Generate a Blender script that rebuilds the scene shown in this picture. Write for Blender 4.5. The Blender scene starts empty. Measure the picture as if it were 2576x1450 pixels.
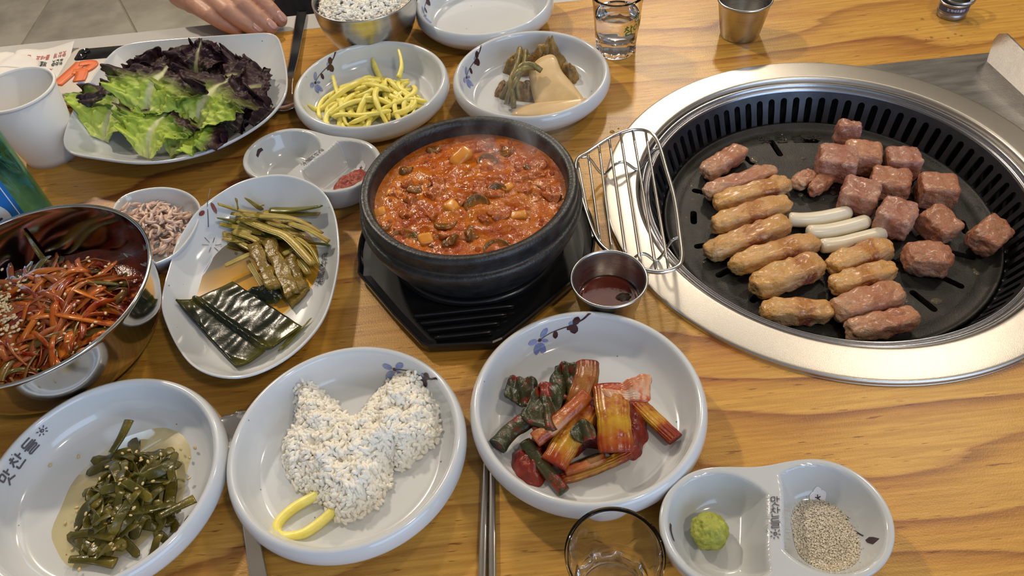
import bpy, bmesh, math, random
import numpy as np
from mathutils import Vector, Matrix, noise as mnoise

SC = bpy.context.scene
COL = SC.collection
PI = math.pi

# ------------------------------------------------------------------ camera
W, H = 2576, 1450
F = 1950.0
TH = math.radians(48.53)
RO = math.radians(-6.03)
HC = 0.42
cd = bpy.data.cameras.new('camera')
cam = bpy.data.objects.new('camera', cd)
COL.objects.link(cam)
cd.sensor_fit = 'HORIZONTAL'
cd.sensor_width = 36.0
cd.lens = F / W * 36.0
cd.clip_start = 0.01
cd.clip_end = 60
_r = Vector((1, 0, 0))
_u = Vector((0, math.sin(TH), math.cos(TH)))
_f = Vector((0, math.cos(TH), -math.sin(TH)))
_c, _s = math.cos(RO), math.sin(RO)
_r2 = _c * _r + _s * _u
_u2 = -_s * _r + _c * _u
cam.matrix_world = Matrix(((_r2.x, _u2.x, -_f.x, 0), (_r2.y, _u2.y, -_f.y, 0), (_r2.z, _u2.z, -_f.z, HC), (0, 0, 0, 1)))
SC.camera = cam

def px(u, v, z=0.0):
    """a pixel of the photograph to the real point at height z above the table"""
    x = (u - W / 2) / F
    y = -(v - H / 2) / F
    x, y = _c * x - _s * y, _s * x + _c * y
    d = (x, y * math.sin(TH) + math.cos(TH), y * math.cos(TH) - math.sin(TH))
    t = (z - HC) / d[2]
    return np.array((d[0] * t, d[1] * t, z))

# ------------------------------------------------------------------ world, lamps, exposure
wd = bpy.data.worlds.new('world')
SC.world = wd
wd.use_nodes = True
bg = wd.node_tree.nodes['Background']
bg.inputs[0].default_value = (0.62, 0.76, 1.0, 1)
bg.inputs[1].default_value = 1.1

def lamp(name, loc, target, power, col, size, shape='DISK', size_y=None):
    l = bpy.data.lights.new(name, 'AREA')
    l.energy = power
    l.color = col
    l.shape = shape
    l.size = size
    if size_y:
        l.size_y = size_y
    o = bpy.data.objects.new(name, l)
    COL.objects.link(o)
    o.location = loc
    o.rotation_euler = (Vector(target) - Vector(loc)).to_track_quat('-Z', 'Y').to_euler()
    return o

WARM = (1.0, 0.86, 0.68)
lamp('ceiling_lamp', (-1.05, 1.75, 1.62), (-0.1, 0.4, 0), 44, WARM, 0.13)
lamp('ceiling_lamp', (0.69, 2.70, 1.62), (0.2, 0.5, 0), 34, WARM, 0.16)
lamp('ceiling_lamp', (1.15, 1.10, 1.62), (0.2, 0.4, 0), 12, WARM, 0.14)
lamp('ceiling_lamp', (0.75, -0.55, 1.62), (0.0, 0.4, 0), 13, WARM, 0.16)
lamp('added_soft_panel', (0.25, 1.75, 1.64), (0.25, 1.75, 0), 9, (1.0, 0.90, 0.78), 1.3, 'RECTANGLE', 0.7)  # unseen soft light, added so the grill ring reflects cream and shadows soften
lamp('window_daylight', (1.3, -1.9, 0.75), (0.0, 0.4, 0), 62, (0.50, 0.70, 1.0), 2.2, 'RECTANGLE', 1.5)

SC.view_settings.view_transform = 'Standard'
SC.view_settings.look = 'None'
SC.view_settings.gamma = 1
SC.view_settings.use_curve_mapping = False
SC.view_settings.exposure = -0.9
SC.cycles.use_denoising = True
SC.cycles.caustics_reflective = False
SC.cycles.caustics_refractive = True
SC.cycles.volume_step_rate = 1.0
SC.cycles.adaptive_threshold = 0.03
SC.cycles.max_bounces = 9
SC.cycles.diffuse_bounces = 3
SC.cycles.glossy_bounces = 4
SC.cycles.transmission_bounces = 8

# ------------------------------------------------------------------ helpers
WP = {}

def tag(o, label, cat, group=None, kind=None):
    if label: o['label'] = label
    if cat: o['category'] = cat
    if group: o['group'] = group
    if kind: o['kind'] = kind
    return o

def empty(name, loc, label=None, cat=None, group=None):
    o = bpy.data.objects.new(name, None)
    COL.objects.link(o)
    o.empty_display_size = 0.02
    o.location = loc
    WP[o.name] = np.array(loc, float)
    return tag(o, label, cat, group)

def mk(name, vf, mat, parent=None, smooth=True, uv=None):
    """world-space verts and faces to one mesh object whose origin is its own base"""
    verts, faces = np.asarray(vf[0], float), vf[1]
    if uv is None and len(vf) > 2:
        uv = vf[2]
    lo, hi = verts.min(0), verts.max(0)
    c = np.array(((lo[0] + hi[0]) / 2, (lo[1] + hi[1]) / 2, lo[2]))
    me = bpy.data.meshes.new(name)
    me.from_pydata((verts - c).tolist(), [], [tuple(int(i) for i in f) for f in faces])
    me.update()
    if smooth:
        me.polygons.foreach_set('use_smooth', [True] * len(me.polygons))
    if uv is not None:
        l = me.uv_layers.new(name='UVMap')
        idx = np.zeros(len(me.loops), int)
        me.loops.foreach_get('vertex_index', idx)
        l.data.foreach_set('uv', np.asarray(uv, float)[idx].ravel())
    if mat is not None:
        me.materials.append(mat)
    o = bpy.data.objects.new(name, me)
    COL.objects.link(o)
    if parent is not None:
        o.parent = parent
        o.location = c - WP[parent.name]
    else:
        o.location = c
    WP[o.name] = c
    return o

def join(parts):
    V, Fc, U = [], [], []
    n = 0
    for p in parts:
        v = np.asarray(p[0], float)
        V.append(v)
        Fc += [tuple(i + n for i in f) for f in p[1]]
        U.append(np.asarray(p[2]) if len(p) > 2 else np.zeros((len(v), 2)))
        n += len(v)
    return np.concatenate(V), Fc, np.concatenate(U)

def crom(pts, m, closed=False):
    """Catmull-Rom through pts, m samples per span"""
    P = np.asarray(pts, float)
    n = len(P)
    out = []
    spans = n if closed else n - 1
    for i in range(spans):
        if closed:
            a, b, c, d = P[(i - 1) % n], P[i], P[(i + 1) % n], P[(i + 2) % n]
        else:
            a, b, c, d = P[max(i - 1, 0)], P[i], P[i + 1], P[min(i + 2, n - 1)]
        for k in range(m):
            t = k / m
            out.append(0.5 * ((2 * b) + (c - a) * t + (2 * a - 5 * b + 4 * c - d) * t * t + (3 * b - a - 3 * c + d) * t ** 3))
    if not closed:
        out.append(P[-1])
    return np.array(out)

def lathe(prof, n=96, c=(0, 0, 0), outline=None, zfun=None):
    """revolve (r,z); with an outline (n,2) r is a fraction of it"""
    V, Fc, U = [], [], []
    rows = []
    m = len(prof)
    for k, (r, z) in enumerate(prof):
        if r <= 1e-9:
            rows.append([len(V)])
            V.append((c[0], c[1], c[2] + z))
            U.append((0, k / m))
        else:
            row = []
            for i in range(n):
                if outline is None:
                    a = 2 * PI * i / n
                    x, y = r * math.cos(a), r * math.sin(a)
                else:
                    x, y = outline[i][0] * r, outline[i][1] * r
                zz = z + (zfun(x, y, r) if zfun else 0)
                row.append(len(V))
                V.append((c[0] + x, c[1] + y, c[2] + zz))
                U.append((i / n, k / m))
            rows.append(row)
    for a, b in zip(rows[:-1], rows[1:]):
        if len(a) == 1 and len(b) == 1:
            continue
        for i in range(n):
            j = (i + 1) % n
            if len(a) == 1:
                Fc.append((a[0], b[j], b[i]))
            elif len(b) == 1:
                Fc.append((a[i], a[j], b[0]))
            else:
                Fc.append((a[i], a[j], b[j], b[i]))
    return V, Fc, U

def smooth_prof(p, m=3):
    return [(max(0.0, float(a)), float(b)) for a, b in crom(p, m)]

def tube(path, rx, ry=None, n=8, power=2.0, up=(0, 0, 1), closed=False, twist=0.0, cap=True):
    """swept cross-section, rx sideways, ry along up; power>2 squares it off"""
    P = np.asarray(path, float)
    m = len(P)
    rx = np.full(m, rx) if np.isscalar(rx) else np.asarray(rx, float)
    ry = rx if ry is None else (np.full(m, ry) if np.isscalar(ry) else np.asarray(ry, float))
    V, Fc, U = [], [], []
    for i in range(m):
        if closed:
            t = P[(i + 1) % m] - P[(i - 1) % m]
        else:
            t = P[min(i + 1, m - 1)] - P[max(i - 1, 0)]
        t = t / (np.linalg.norm(t) + 1e-12)
        s = np.cross(t, np.array(up, float))
        if np.linalg.norm(s) < 1e-3:
            s = np.cross(t, np.array((0.3, 1, 0)))
        s /= np.linalg.norm(s)
        w = np.cross(s, t)
        tw = twist * i / max(m - 1, 1)
        s, w = s * math.cos(tw) + w * math.sin(tw), -s * math.sin(tw) + w * math.cos(tw)
        for k in range(n):
            a = 2 * PI * k / n + (PI / n if power > 2 else 0)
            ca, sa = math.cos(a), math.sin(a)
            e = 2.0 / power
            ca = math.copysign(abs(ca) ** e, ca)
            sa = math.copysign(abs(sa) ** e, sa)
            V.append(P[i] + s * ca * rx[i] + w * sa * ry[i])
            U.append((k / n, i / max(m - 1, 1)))
    spans = m if closed else m - 1
    for i in range(spans):
        a, b = i * n, ((i + 1) % m) * n
        for k in range(n):
            l = (k + 1) % n
            Fc.append((a + k, a + l, b + l, b + k))
    if cap and not closed:
        Fc.append(tuple(range(n))[::-1])
        Fc.append(tuple(range((m - 1) * n, m * n)))
    return np.array(V), Fc, U

def grid(fun, nu, nv):
    V, Fc, U = [], [], []
    for j in range(nv + 1):
        for i in range(nu + 1):
            V.append(fun(i / nu, j / nv))
            U.append((i / nu, j / nv))
    for j in range(nv):
        for i in range(nu):
            a = j * (nu + 1) + i
            Fc.append((a, a + 1, a + nu + 2, a + nu + 1))
    return np.array(V), Fc, U

def thick(sheet, t):
    """a grid sheet doubled with thickness t along its vertex normals"""
    V, Fc, U = np.asarray(sheet[0], float), sheet[1], sheet[2]
    N = np.zeros_like(V)
    for f in Fc:
        a, b, c = V[f[0]], V[f[1]], V[f[2]]
        q = np.cross(b - a, c - a)
        for i in f:
            N[i] += q
    N /= (np.linalg.norm(N, axis=1)[:, None] + 1e-12)
    n = len(V)
    F2 = list(Fc) + [tuple(i + n for i in f)[::-1] for f in Fc]
    cnt = {}
    for f in Fc:
        for i in range(len(f)):
            e = (f[i], f[(i + 1) % len(f)])
            cnt[e] = 1
    for (a, b) in cnt:
        if (b, a) not in cnt:
            F2.append((b, a, a + n, b + n))
    return np.concatenate([V + N * t / 2, V - N * t / 2]), F2, list(U) + list(U)

def rbox(cx, dims, k=6.0, n=8, yaw=0.0, amp=0.0, fr=1.0, seed=0.0, pitch=0.0, roll=0.0):
    """rounded, lumpy box: dims full lengths; uv v runs along x"""
    V, Fc, U = [], [], []
    idx = {}
    def vert(p):
        key = tuple(np.round(p, 5))
        if key in idx:
            return idx[key]
        q = p / (np.sum(np.abs(p) ** k) ** (1.0 / k))
        q = q * np.array(dims) / 2
        if amp:
            nn = p / np.linalg.norm(p)
            d = mnoise.noise(Vector(q * fr) + Vector((seed, seed * 1.7, seed * .6))) + .5 * mnoise.noise(Vector(q * fr * 2.7) + Vector((seed, 3 + seed, 0)))
            q = q + nn * d * amp
        idx[key] = len(V)
        V.append(q)
        U.append(((p[1] + 1) / 2, (p[0] + 1) / 2))
        return idx[key]
    for ax in range(3):
        for sg in (-1, 1):
            for i in range(n):
                for j in range(n):
                    c = []
                    for (a, b) in ((i, j), (i + 1, j), (i + 1, j + 1), (i, j + 1)):
                        p = np.zeros(3)
                        p[ax] = sg
                        p[(ax + 1) % 3] = -1 + 2 * a / n
                        p[(ax + 2) % 3] = -1 + 2 * b / n
                        c.append(vert(p))
                    Fc.append(tuple(c) if sg > 0 else tuple(c[::-1]))
    V = np.array(V)
    R = np.array(Matrix.Rotation(yaw, 3, 'Z') @ Matrix.Rotation(pitch, 3, 'Y') @ Matrix.Rotation(roll, 3, 'X'))
    return V @ R.T + np.array(cx), Fc, U

def ball(c, r, nu=10, nv=6, sx=1, sy=1, sz=1):
    pr = [(math.sin(PI * k / nv) * r, -math.cos(PI * k / nv) * r) for k in range(nv + 1)]
    pr[0] = (0, -r); pr[-1] = (0, r)
    v, f, u = lathe(pr, nu)
    v = np.array(v) * np.array((sx, sy, sz)) + np.array(c)
    return v, f, u

def rot2(x, y, a):
    return x * math.cos(a) - y * math.sin(a), x * math.sin(a) + y * math.cos(a)

def n3(x, y, z=0.0):
    return mnoise.noise(Vector((x, y, z)))

def ribbon2(pts, w, m=6, na=3, closed=False):
    """flat stroke in 2D: returns list of rows of 2D points"""
    P = crom([np.array(p, float) for p in pts], m, closed) if len(pts) > 2 else np.array([np.array(pts[0], float) + (np.array(pts[1], float) - np.array(pts[0], float)) * k / m for k in range(m + 1)])
    k = len(P)
    ws = np.interp(np.linspace(0, 1, k), np.linspace(0, 1, len(w)), w) if not np.isscalar(w) else np.full(k, w)
    rows = []
    for i in range(k):
        a = P[(i - 1) % k] if closed else P[max(i - 1, 0)]
        b = P[(i + 1) % k] if closed else P[min(i + 1, k - 1)]
        t = b - a
        t = t / (np.linalg.norm(t) + 1e-12)
        nr = np.array((-t[1], t[0]))
        rows.append([P[i] + nr * ws[i] * (j / (na - 1) - .5) for j in range(na)])
    if closed:
        rows.append(rows[0])
    return rows

def strokes(rowsets, surf):
    """map 2D ribbons onto surf(x,y)->3D"""
    out = []
    for rows in rowsets:
        V = [surf(p[0], p[1]) for r in rows for p in r]
        na = len(rows[0])
        Fc = []
        for i in range(len(rows) - 1):
            for j in range(na - 1):
                a = i * na + j
                Fc.append((a, a + 1, a + na + 1, a + na))
        out.append((np.array(V), Fc, [(0, 0)] * len(V)))
    return join(out)

GLYPH = {
 'mat': [[(.06, .96), (.08, .52)], [(.06, .95), (.44, .97), (.42, .54)], [(.08, .54), (.44, .55)], [(.68, 1.02), (.68, .42)], [(.68, .72), (.95, .74)], [(.52, .40), (.12, 0)], [(.42, .24), (.88, .02)]],
 'chan': [[(.2, 1.02), (.38, 1.0)], [(.05, .84), (.5, .87)], [(.3, .86), (.02, .42)], [(.26, .68), (.52, .42)], [(.72, 1.02), (.72, .36)], [(.72, .7), (.98, .7)], [(.16, .34), (.16, .02)], [(.16, .03), (.88, .05)]],
 'deul': [[(.85, .98), (.12, .97)], [(.13, .97), (.12, .68)], [(.12, .68), (.9, .70)], [(0, .52), (1, .54)], [(.12, .38), (.86, .39)], [(.86, .39), (.85, .2)], [(.85, .21), (.13, .2)], [(.13, .2), (.13, .01)], [(.13, .01), (.92, .02)]],
 'cham': [[(.2, 1.02), (.38, 1.0)], [(.05, .86), (.5, .88)], [(.3, .86), (.02, .5)], [(.26, .7), (.52, .5)], [(.74, 1.02), (.74, .42)], [(.74, .74), (1.0, .74)], [(.2, .36), (.2, .0)], [(.2, .36), (.82, .37)], [(.82, .37), (.82, .0)], [(.2, .01), (.82, .01)]],
 'i': [[(.28, .8), (.06, .62), (.06, .38), (.28, .2), (.5, .38), (.5, .62), (.3, .8)], [(.8, 1.05), (.8, -.05)]],
 'seul': [[(.5, 1.0), (.1, .62)], [(.46, .86), (.9, .62)], [(0, .5), (1, .5)], [(.12, .36), (.86, .37)], [(.86, .37), (.85, .2)], [(.85, .2), (.13, .2)], [(.13, .2), (.13, .0)], [(.13, .0), (.92, .01)]],
 'it': [[(.26, .98), (.06, .8), (.26, .6), (.46, .8), (.28, .98)], [(.76, 1.0), (.76, .5)], [(.3, .42), (.08, 0)], [(.24, .24), (.44, 0)], [(.68, .42), (.5, 0)], [(.64, .24), (.9, 0)]],
 'ge': [[(.08, .85), (.42, .85), (.3, .15)], [(.5, .55), (.66, .55)], [(.68, 1), (.68, 0)], [(.92, 1), (.92, 0)]],
 'se': [[(.28, .85), (.04, .2)], [(.22, .55), (.46, .2)], [(.5, .55), (.66, .55)], [(.68, 1), (.68, 0)], [(.92, 1), (.92, 0)]],
 'yo': [[(.5, 1), (.22, .8), (.5, .6), (.78, .8), (.5, 1)], [(.34, .5), (.34, .22)], [(.66, .5), (.66, .22)], [(0, .2), (1, .2)]],
 'sun': [[(.5, .62), (.36, .5), (.5, .36), (.66, .5), (.56, .66), (.3, .64)], [(.5, .8), (.5, 1)], [(.76, .72), (.94, .9)], [(.8, .45), (1.02, .42)], [(.7, .24), (.84, .06)], [(.4, .2), (.34, .02)], [(.2, .36), (0, .26)], [(.2, .66), (.02, .8)]],
}

def glyphs(keys, size, gap=.2, wt=.1, vertical=False):
    """2D ribbons of a row of letters, starting at the origin"""
    out = []
    for k, g in enumerate(keys):
        if g is None:
            continue
        for st in GLYPH[g]:
            pts = [((p[0] + (0 if vertical else k * (1 + gap))) * size, (p[1] - (k * (1 + gap) if vertical else 0)) * size) for p in st]
            out.append(ribbon2(pts, wt * size, 4, 3))
    return out
# ------------------------------------------------------------------ materials
def nmat(name):
    m = bpy.data.materials.new(name)
    m.use_nodes = True
    return m, m.node_tree.nodes, m.node_tree.links, m.node_tree.nodes['Principled BSDF']

def setp(b, **k):
    names = dict(col='Base Color', rough='Roughness', metal='Metallic', spec='Specular IOR Level', trans='Transmission Weight', ior='IOR', sss='Subsurface Weight', sssr='Subsurface Radius', ssss='Subsurface Scale', coat='Coat Weight', coatr='Coat Roughness', alpha='Alpha')
    for a, v in k.items():
        if a == 'col' and len(v) == 3:
            v = (*v, 1)
        b.inputs[names[a]].default_value = v

def ramp(n, stops, interp='LINEAR'):
    r = n.new('ShaderNodeValToRGB')
    r.color_ramp.interpolation = interp
    e = r.color_ramp.elements
    while len(e) < len(stops):
        e.new(0.5)
    for el, (p, c) in zip(e, stops):
        el.position = p
        el.color = (*c, 1) if len(c) == 3 else c
    return r

def texnoise(n, l, coord, scale, detail=3, rough=.55, dist=0, vec_scale=None):
    t = n.new('ShaderNodeTexNoise')
    t.inputs['Scale'].default_value = scale
    t.inputs['Detail'].default_value = detail
    t.inputs['Roughness'].default_value = rough
    t.inputs['Distortion'].default_value = dist
    if vec_scale:
        mp = n.new('ShaderNodeMapping')
        mp.inputs['Scale'].default_value = vec_scale
        l.new(coord, mp.inputs[0])
        coord = mp.outputs[0]
    l.new(coord, t.inputs['Vector'])
    return t

def bump(n, l, b, height, strength=.3, dist=.001):
    bp = n.new('ShaderNodeBump')
    bp.inputs['Strength'].default_value = strength
    bp.inputs['Distance'].default_value = dist
    l.new(height, bp.inputs['Height'])
    l.new(bp.outputs[0], b.inputs['Normal'])
    return bp

def mixc(n, l, fac, a, b, mode='MIX'):
    m = n.new('ShaderNodeMix')
    m.data_type = 'RGBA'
    m.blend_type = mode
    for inp, v in ((m.inputs[0], fac), (m.inputs[6], a), (m.inputs[7], b)):
        if hasattr(v, 'links'):
            l.new(v, inp)
        elif isinstance(v, (int, float)):
            inp.default_value = v
        else:
            inp.default_value = (*v, 1)
    return m.outputs[2]

def coords(n, which='Object'):
    return n.new('ShaderNodeTexCoord').outputs[which]

def randfac(n):
    return n.new('ShaderNodeObjectInfo').outputs['Random']

def simple(name, col, rough=.4, **k):
    m, n, l, b = nmat(name)
    setp(b, col=col, rough=rough, **k)
    return m

def mottled(name, c1, c2, scale, rough=.4, bumpd=0.0, bscale=None, detail=4, lo=.35, hi=.65, c3=None, rnd=0.0, **k):
    """two pigments mixed by noise, with fine relief"""
    m, n, l, b = nmat(name)
    setp(b, rough=rough, **k)
    co = coords(n)
    t = texnoise(n, l, co, scale, detail)
    st = [(lo, c1), (hi, c2)] + ([(min(hi + .14, 1), c3)] if c3 else [])
    r = ramp(n, st)
    l.new(t.outputs['Fac'], r.inputs[0])
    out = r.outputs[0]
    if rnd:
        hs = n.new('ShaderNodeHueSaturation')
        mr = n.new('ShaderNodeMapRange')
        mr.inputs[3].default_value = 1 - rnd
        mr.inputs[4].default_value = 1 + rnd
        l.new(randfac(n), mr.inputs[0])
        l.new(mr.outputs[0], hs.inputs['Value'])
        l.new(out, hs.inputs['Color'])
        out = hs.outputs[0]
    l.new(out, b.inputs['Base Color'])
    if bumpd:
        t2 = texnoise(n, l, co, bscale or scale * 2, 4)
        bump(n, l, b, t2.outputs['Fac'], .6, bumpd)
    return m

def wood_material():
    m, n, l, b = nmat('pine_laminate')
    co = coords(n)
    # slow warp so the grain wanders and forms arches
    w1 = texnoise(n, l, co, 1.0, 2, .5, 0, (1.6, 5.0, 1))
    sep = n.new('ShaderNodeSeparateXYZ'); l.new(co, sep.inputs[0])
    ma = n.new('ShaderNodeMath'); ma.operation = 'MULTIPLY_ADD'
    ma.inputs[1].default_value = 0.30
    l.new(w1.outputs['Fac'], ma.inputs[0]); l.new(sep.outputs[1], ma.inputs[2])
    w2 = texnoise(n, l, co, 1.0, 4, .6, 0, (7, 60, 1))
    mb = n.new('ShaderNodeMath'); mb.operation = 'MULTIPLY_ADD'
    mb.inputs[1].default_value = 0.018
    l.new(w2.outputs['Fac'], mb.inputs[0]); l.new(ma.outputs[0], mb.inputs[2])
    sc = n.new('ShaderNodeMath'); sc.operation = 'MULTIPLY'; sc.inputs[1].default_value = 24.0
    l.new(mb.outputs[0], sc.inputs[0])
    fr = n.new('ShaderNodeMath'); fr.operation = 'FRACT'; l.new(sc.outputs[0], fr.inputs[0])
    grain = ramp(n, [(0.0, (.62, .345, .066)), (.50, (.58, .305, .052)), (.76, (.46, .205, .036)), (.885, (.26, .085, .018)), (.92, (.22, .066, .015)), (.955, (.52, .255, .055)), (1.0, (.62, .345, .080))])
    l.new(fr.outputs[0], grain.inputs[0])
    # how strongly the rings show varies over the board
    st = texnoise(n, l, co, 1.0, 2, .5, 0, (2.2, 4.5, 1))
    str_r = ramp(n, [(.34, (.10, .10, .10)), (.62, (.9, .9, .9))]); l.new(st.outputs['Fac'], str_r.inputs[0])
    c1 = mixc(n, l, str_r.outputs[0], (.585, .318, .057), grain.outputs[0])
    # fine fibre streaks and pores
    fb = texnoise(n, l, co, 1.0, 5, .7, 0, (16, 330, 1))
    fbr = ramp(n, [(.40, (.80, .74, .66)), (.62, (1.04, 1.04, 1.04))]); l.new(fb.outputs['Fac'], fbr.inputs[0])
    c2 = mixc(n, l, 1.0, c1, fbr.outputs[0], 'MULTIPLY')
    po = texnoise(n, l, co, 1.0, 2, .5, 0, (55, 520, 1))
    por = ramp(n, [(.655, (1, 1, 1)), (.71, (.36, .22, .13))]); l.new(po.outputs['Fac'], por.inputs[0])
    c3 = mixc(n, l, .8, c2, por.outputs[0], 'MULTIPLY')
    # reddish broad patches
    pa = texnoise(n, l, co, 1.0, 2, .5, .4, (2.5, 9, 1))
    par = ramp(n, [(.56, (0, 0, 0)), (.72, (1, 1, 1))]); l.new(pa.outputs['Fac'], par.inputs[0])
    rd = mixc(n, l, 1.0, c3, (.80, .58, .46), 'MULTIPLY')
    c4 = mixc(n, l, par.outputs[0], c3, rd)
    l.new(c4, b.inputs['Base Color'])
    setp(b, rough=.34, spec=.45)
    sp = texnoise(n, l, co, 900, 2, .6)
    bump(n, l, b, sp.outputs['Fac'], .22, .0006)
    return m

def ceramic_material(name='white_glaze', base=(.63, .655, .675), dots=(.10, .095, .10), scale=150):
    m, n, l, b = nmat(name)
    co = coords(n)
    v = n.new('ShaderNodeTexVoronoi')
    v.inputs['Scale'].default_value = scale
    l.new(co, v.inputs['Vector'])
    lt = n.new('ShaderNodeMath'); lt.operation = 'LESS_THAN'
    sepc = n.new('ShaderNodeSeparateColor'); l.new(v.outputs['Color'], sepc.inputs[0])
    # only a few cells carry a speck, of varying size
    mr = n.new('ShaderNodeMapRange'); mr.inputs[1].default_value = .80; mr.inputs[2].default_value = 1.0
    mr.inputs[3].default_value = 0.0; mr.inputs[4].default_value = .11
    l.new(sepc.outputs[0], mr.inputs[0])
    l.new(v.outputs['Distance'], lt.inputs[0]); l.new(mr.outputs[0], lt.inputs[1])
    t = texnoise(n, l, co, 30, 3)
    r = ramp(n, [(.3, tuple(x * .96 for x in base)), (.7, base)]); l.new(t.outputs['Fac'], r.inputs[0])
    c = mixc(n, l, lt.outputs[0], r.outputs[0], tuple(.55 * d + .45 * x * .6 for d, x in zip(dots, base)))
    l.new(c, b.inputs['Base Color'])
    setp(b, rough=.13, spec=.5, coat=.35, coatr=.05)
    return m

def steel_material(name, rough=.22, col=(.63, .62, .60), sparkle=0.0, brushed=None):
    m, n, l, b = nmat(name)
    co = coords(n)
    setp(b, metal=1.0, rough=rough)
    t = texnoise(n, l, co, 1.0, 4, .6, 0, brushed or (60, 60, 60))
    r = ramp(n, [(.3, tuple(x * .88 for x in col)), (.7, col)]); l.new(t.outputs['Fac'], r.inputs[0])
    l.new(r.outputs[0], b.inputs['Base Color'])
    mr = n.new('ShaderNodeMapRange'); mr.inputs[3].default_value = rough * .75; mr.inputs[4].default_value = rough * 1.35
    l.new(t.outputs['Fac'], mr.inputs[0]); l.new(mr.outputs[0], b.inputs['Roughness'])
    if sparkle:
        s = texnoise(n, l, co, 700, 2, .6)
        bump(n, l, b, s.outputs['Fac'], .35, sparkle)
    return m

def uvramp(name, stops, axis=1, rough=.4, noise_scale=300, noise_amt=.15, bumpd=.0004, tint=None, rnd=0.0, ribs=0, vscale=None, **k):
    """pigment runs along (axis 1) or across (axis 0) the piece, broken up by noise; top = browned colour on the upper faces"""
    m, n, l, b = nmat(name)
    setp(b, rough=rough, **k)
    co = coords(n)
    uvn = n.new('ShaderNodeUVMap')
    sep = n.new('ShaderNodeSeparateXYZ'); l.new(uvn.outputs[0], sep.inputs[0])
    t = texnoise(n, l, co, noise_scale, 4, .6, 0, vscale)
    ma = n.new('ShaderNodeMath'); ma.operation = 'MULTIPLY_ADD'; ma.inputs[1].default_value = noise_amt * 2
    l.new(t.outputs['Fac'], ma.inputs[0]); l.new(sep.outputs[axis], ma.inputs[2])
    su = n.new('ShaderNodeMath'); su.operation = 'SUBTRACT'; su.inputs[1].default_value = noise_amt
    l.new(ma.outputs[0], su.inputs[0])
    if rnd:
        mr = n.new('ShaderNodeMapRange'); mr.inputs[3].default_value = -rnd; mr.inputs[4].default_value = rnd
        l.new(randfac(n), mr.inputs[0])
        ad = n.new('ShaderNodeMath'); ad.operation = 'ADD'
        l.new(su.outputs[0], ad.inputs[0]); l.new(mr.outputs[0], ad.inputs[1]); su = ad
    r = ramp(n, stops); l.new(su.outputs[0], r.inputs[0])
    out = r.outputs[0]
    if tint:
        t3 = texnoise(n, l, co, noise_scale * .5, 5, .65)
        r3 = ramp(n, [(tint[1], (0, 0, 0)), (tint[2], (1, 1, 1))]); l.new(t3.outputs['Fac'], r3.inputs[0])
        out = mixc(n, l, r3.outputs[0], out, tint[0])
    l.new(out, b.inputs['Base Color'])
    if bumpd:
        t2 = texnoise(n, l, co, noise_scale * 1.5, 4, .6)
        h = t2.outputs['Fac']
        if ribs:
            s1 = n.new('ShaderNodeMath'); s1.operation = 'MULTIPLY'; s1.inputs[1].default_value = ribs * 2 * PI; l.new(sep.outputs[0], s1.inputs[0])
            s2 = n.new('ShaderNodeMath'); s2.operation = 'SINE'; l.new(s1.outputs[0], s2.inputs[0])
            s3 = n.new('ShaderNodeMath'); s3.operation = 'MULTIPLY_ADD'; s3.inputs[1].default_value = .35; l.new(s2.outputs[0], s3.inputs[0]); l.new(h, s3.inputs[2])
            h = s3.outputs[0]
        bump(n, l, b, h, .7, bumpd)
    return m

M = {}
M['wood'] = wood_material()
M['strip'] = simple('grey_edge_laminate', (.50, .49, .47), .45)
M['glaze'] = ceramic_material()
M['glaze_fleck'] = ceramic_material('pale_grey_flecked_glaze', (.54, .56, .57), (.9, .9, .9), 420)
def satin(name, col, rough, sp_scale, sp_d):
    m, n, l, b = nmat(name)
    setp(b, col=col, rough=rough, metal=1.0)
    s = texnoise(n, l, coords(n), sp_scale, 2, .6)
    bump(n, l, b, s.outputs['Fac'], .3, sp_d)
    return m
M['steel_ring'] = satin('satin_steel', (.58, .545, .49), .33, 2200, .00022)
M['steel_dark'] = steel_material('worn_steel', .30, (.42, .41, .40), .0002, (20, 120, 20))
M['steel_cup'] = steel_material('spun_steel', .27, (.56, .55, .53), 0, (8, 8, 260))
M['steel_mirror'] = steel_material('polished_steel', .09, (.72, .70, .67))
M['steel_wire'] = steel_material('chromed_wire', .16, (.70, .68, .64))
M['grill_wall'] = mottled('dark_coated_steel', (.035, .036, .042), (.065, .065, .075), 40, .38, metal=.7)
M['grill_plate'] = mottled('nonstick_cast_iron', (.012, .011, .010), (.028, .026, .022), 60, .42, .0006, 900, c3=(.045, .042, .036), spec=.32)
M['black'] = simple('black_void', (.004, .004, .004), .9)
M['stone'] = mottled('black_stoneware', (.010, .010, .011), (.026, .025, .025), 120, .36, .0006, 500)
M['plastic'] = simple('black_plastic', (.010, .010, .011), .24)
M['blue'] = mottled('cobalt_brush', (.16, .20, .44), (.33, .38, .60), 120, .15)
M['brown'] = simple('iron_brown_brush', (.055, .022, .026), .18)
M['print'] = simple('grey_print', (.11, .105, .12), .2)
M['darkmark'] = simple('dark_mark', (.045, .03, .04), .2)
M['whiteflower'] = simple('white_brush', (.80, .80, .82), .15)
M['olive'] = simple('olive_brush', (.14, .11, .03), .2)
M['reds'] = simple('rust_brush', (.20, .045, .03), .2)
M['paper'] = simple('white_paper', (.80, .775, .74), .6)
M['paper_in'] = simple('waxed_paper', (.76, .74, .70), .4)
M['redprint'] = simple('red_print', (.55, .10, .08), .6)
M['blackprint'] = simple('black_print', (.03, .03, .03), .6)
M['phone'] = simple('cream_phone', (.72, .66, .60), .3)
M['phone_edge'] = simple('phone_metal', (.75, .70, .64), .18, metal=1.0)
M['phone_glass'] = simple('dark_glass', (.012, .012, .014), .06)
M['orange'] = simple('orange_sticker', (.78, .17, .045), .4)
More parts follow.
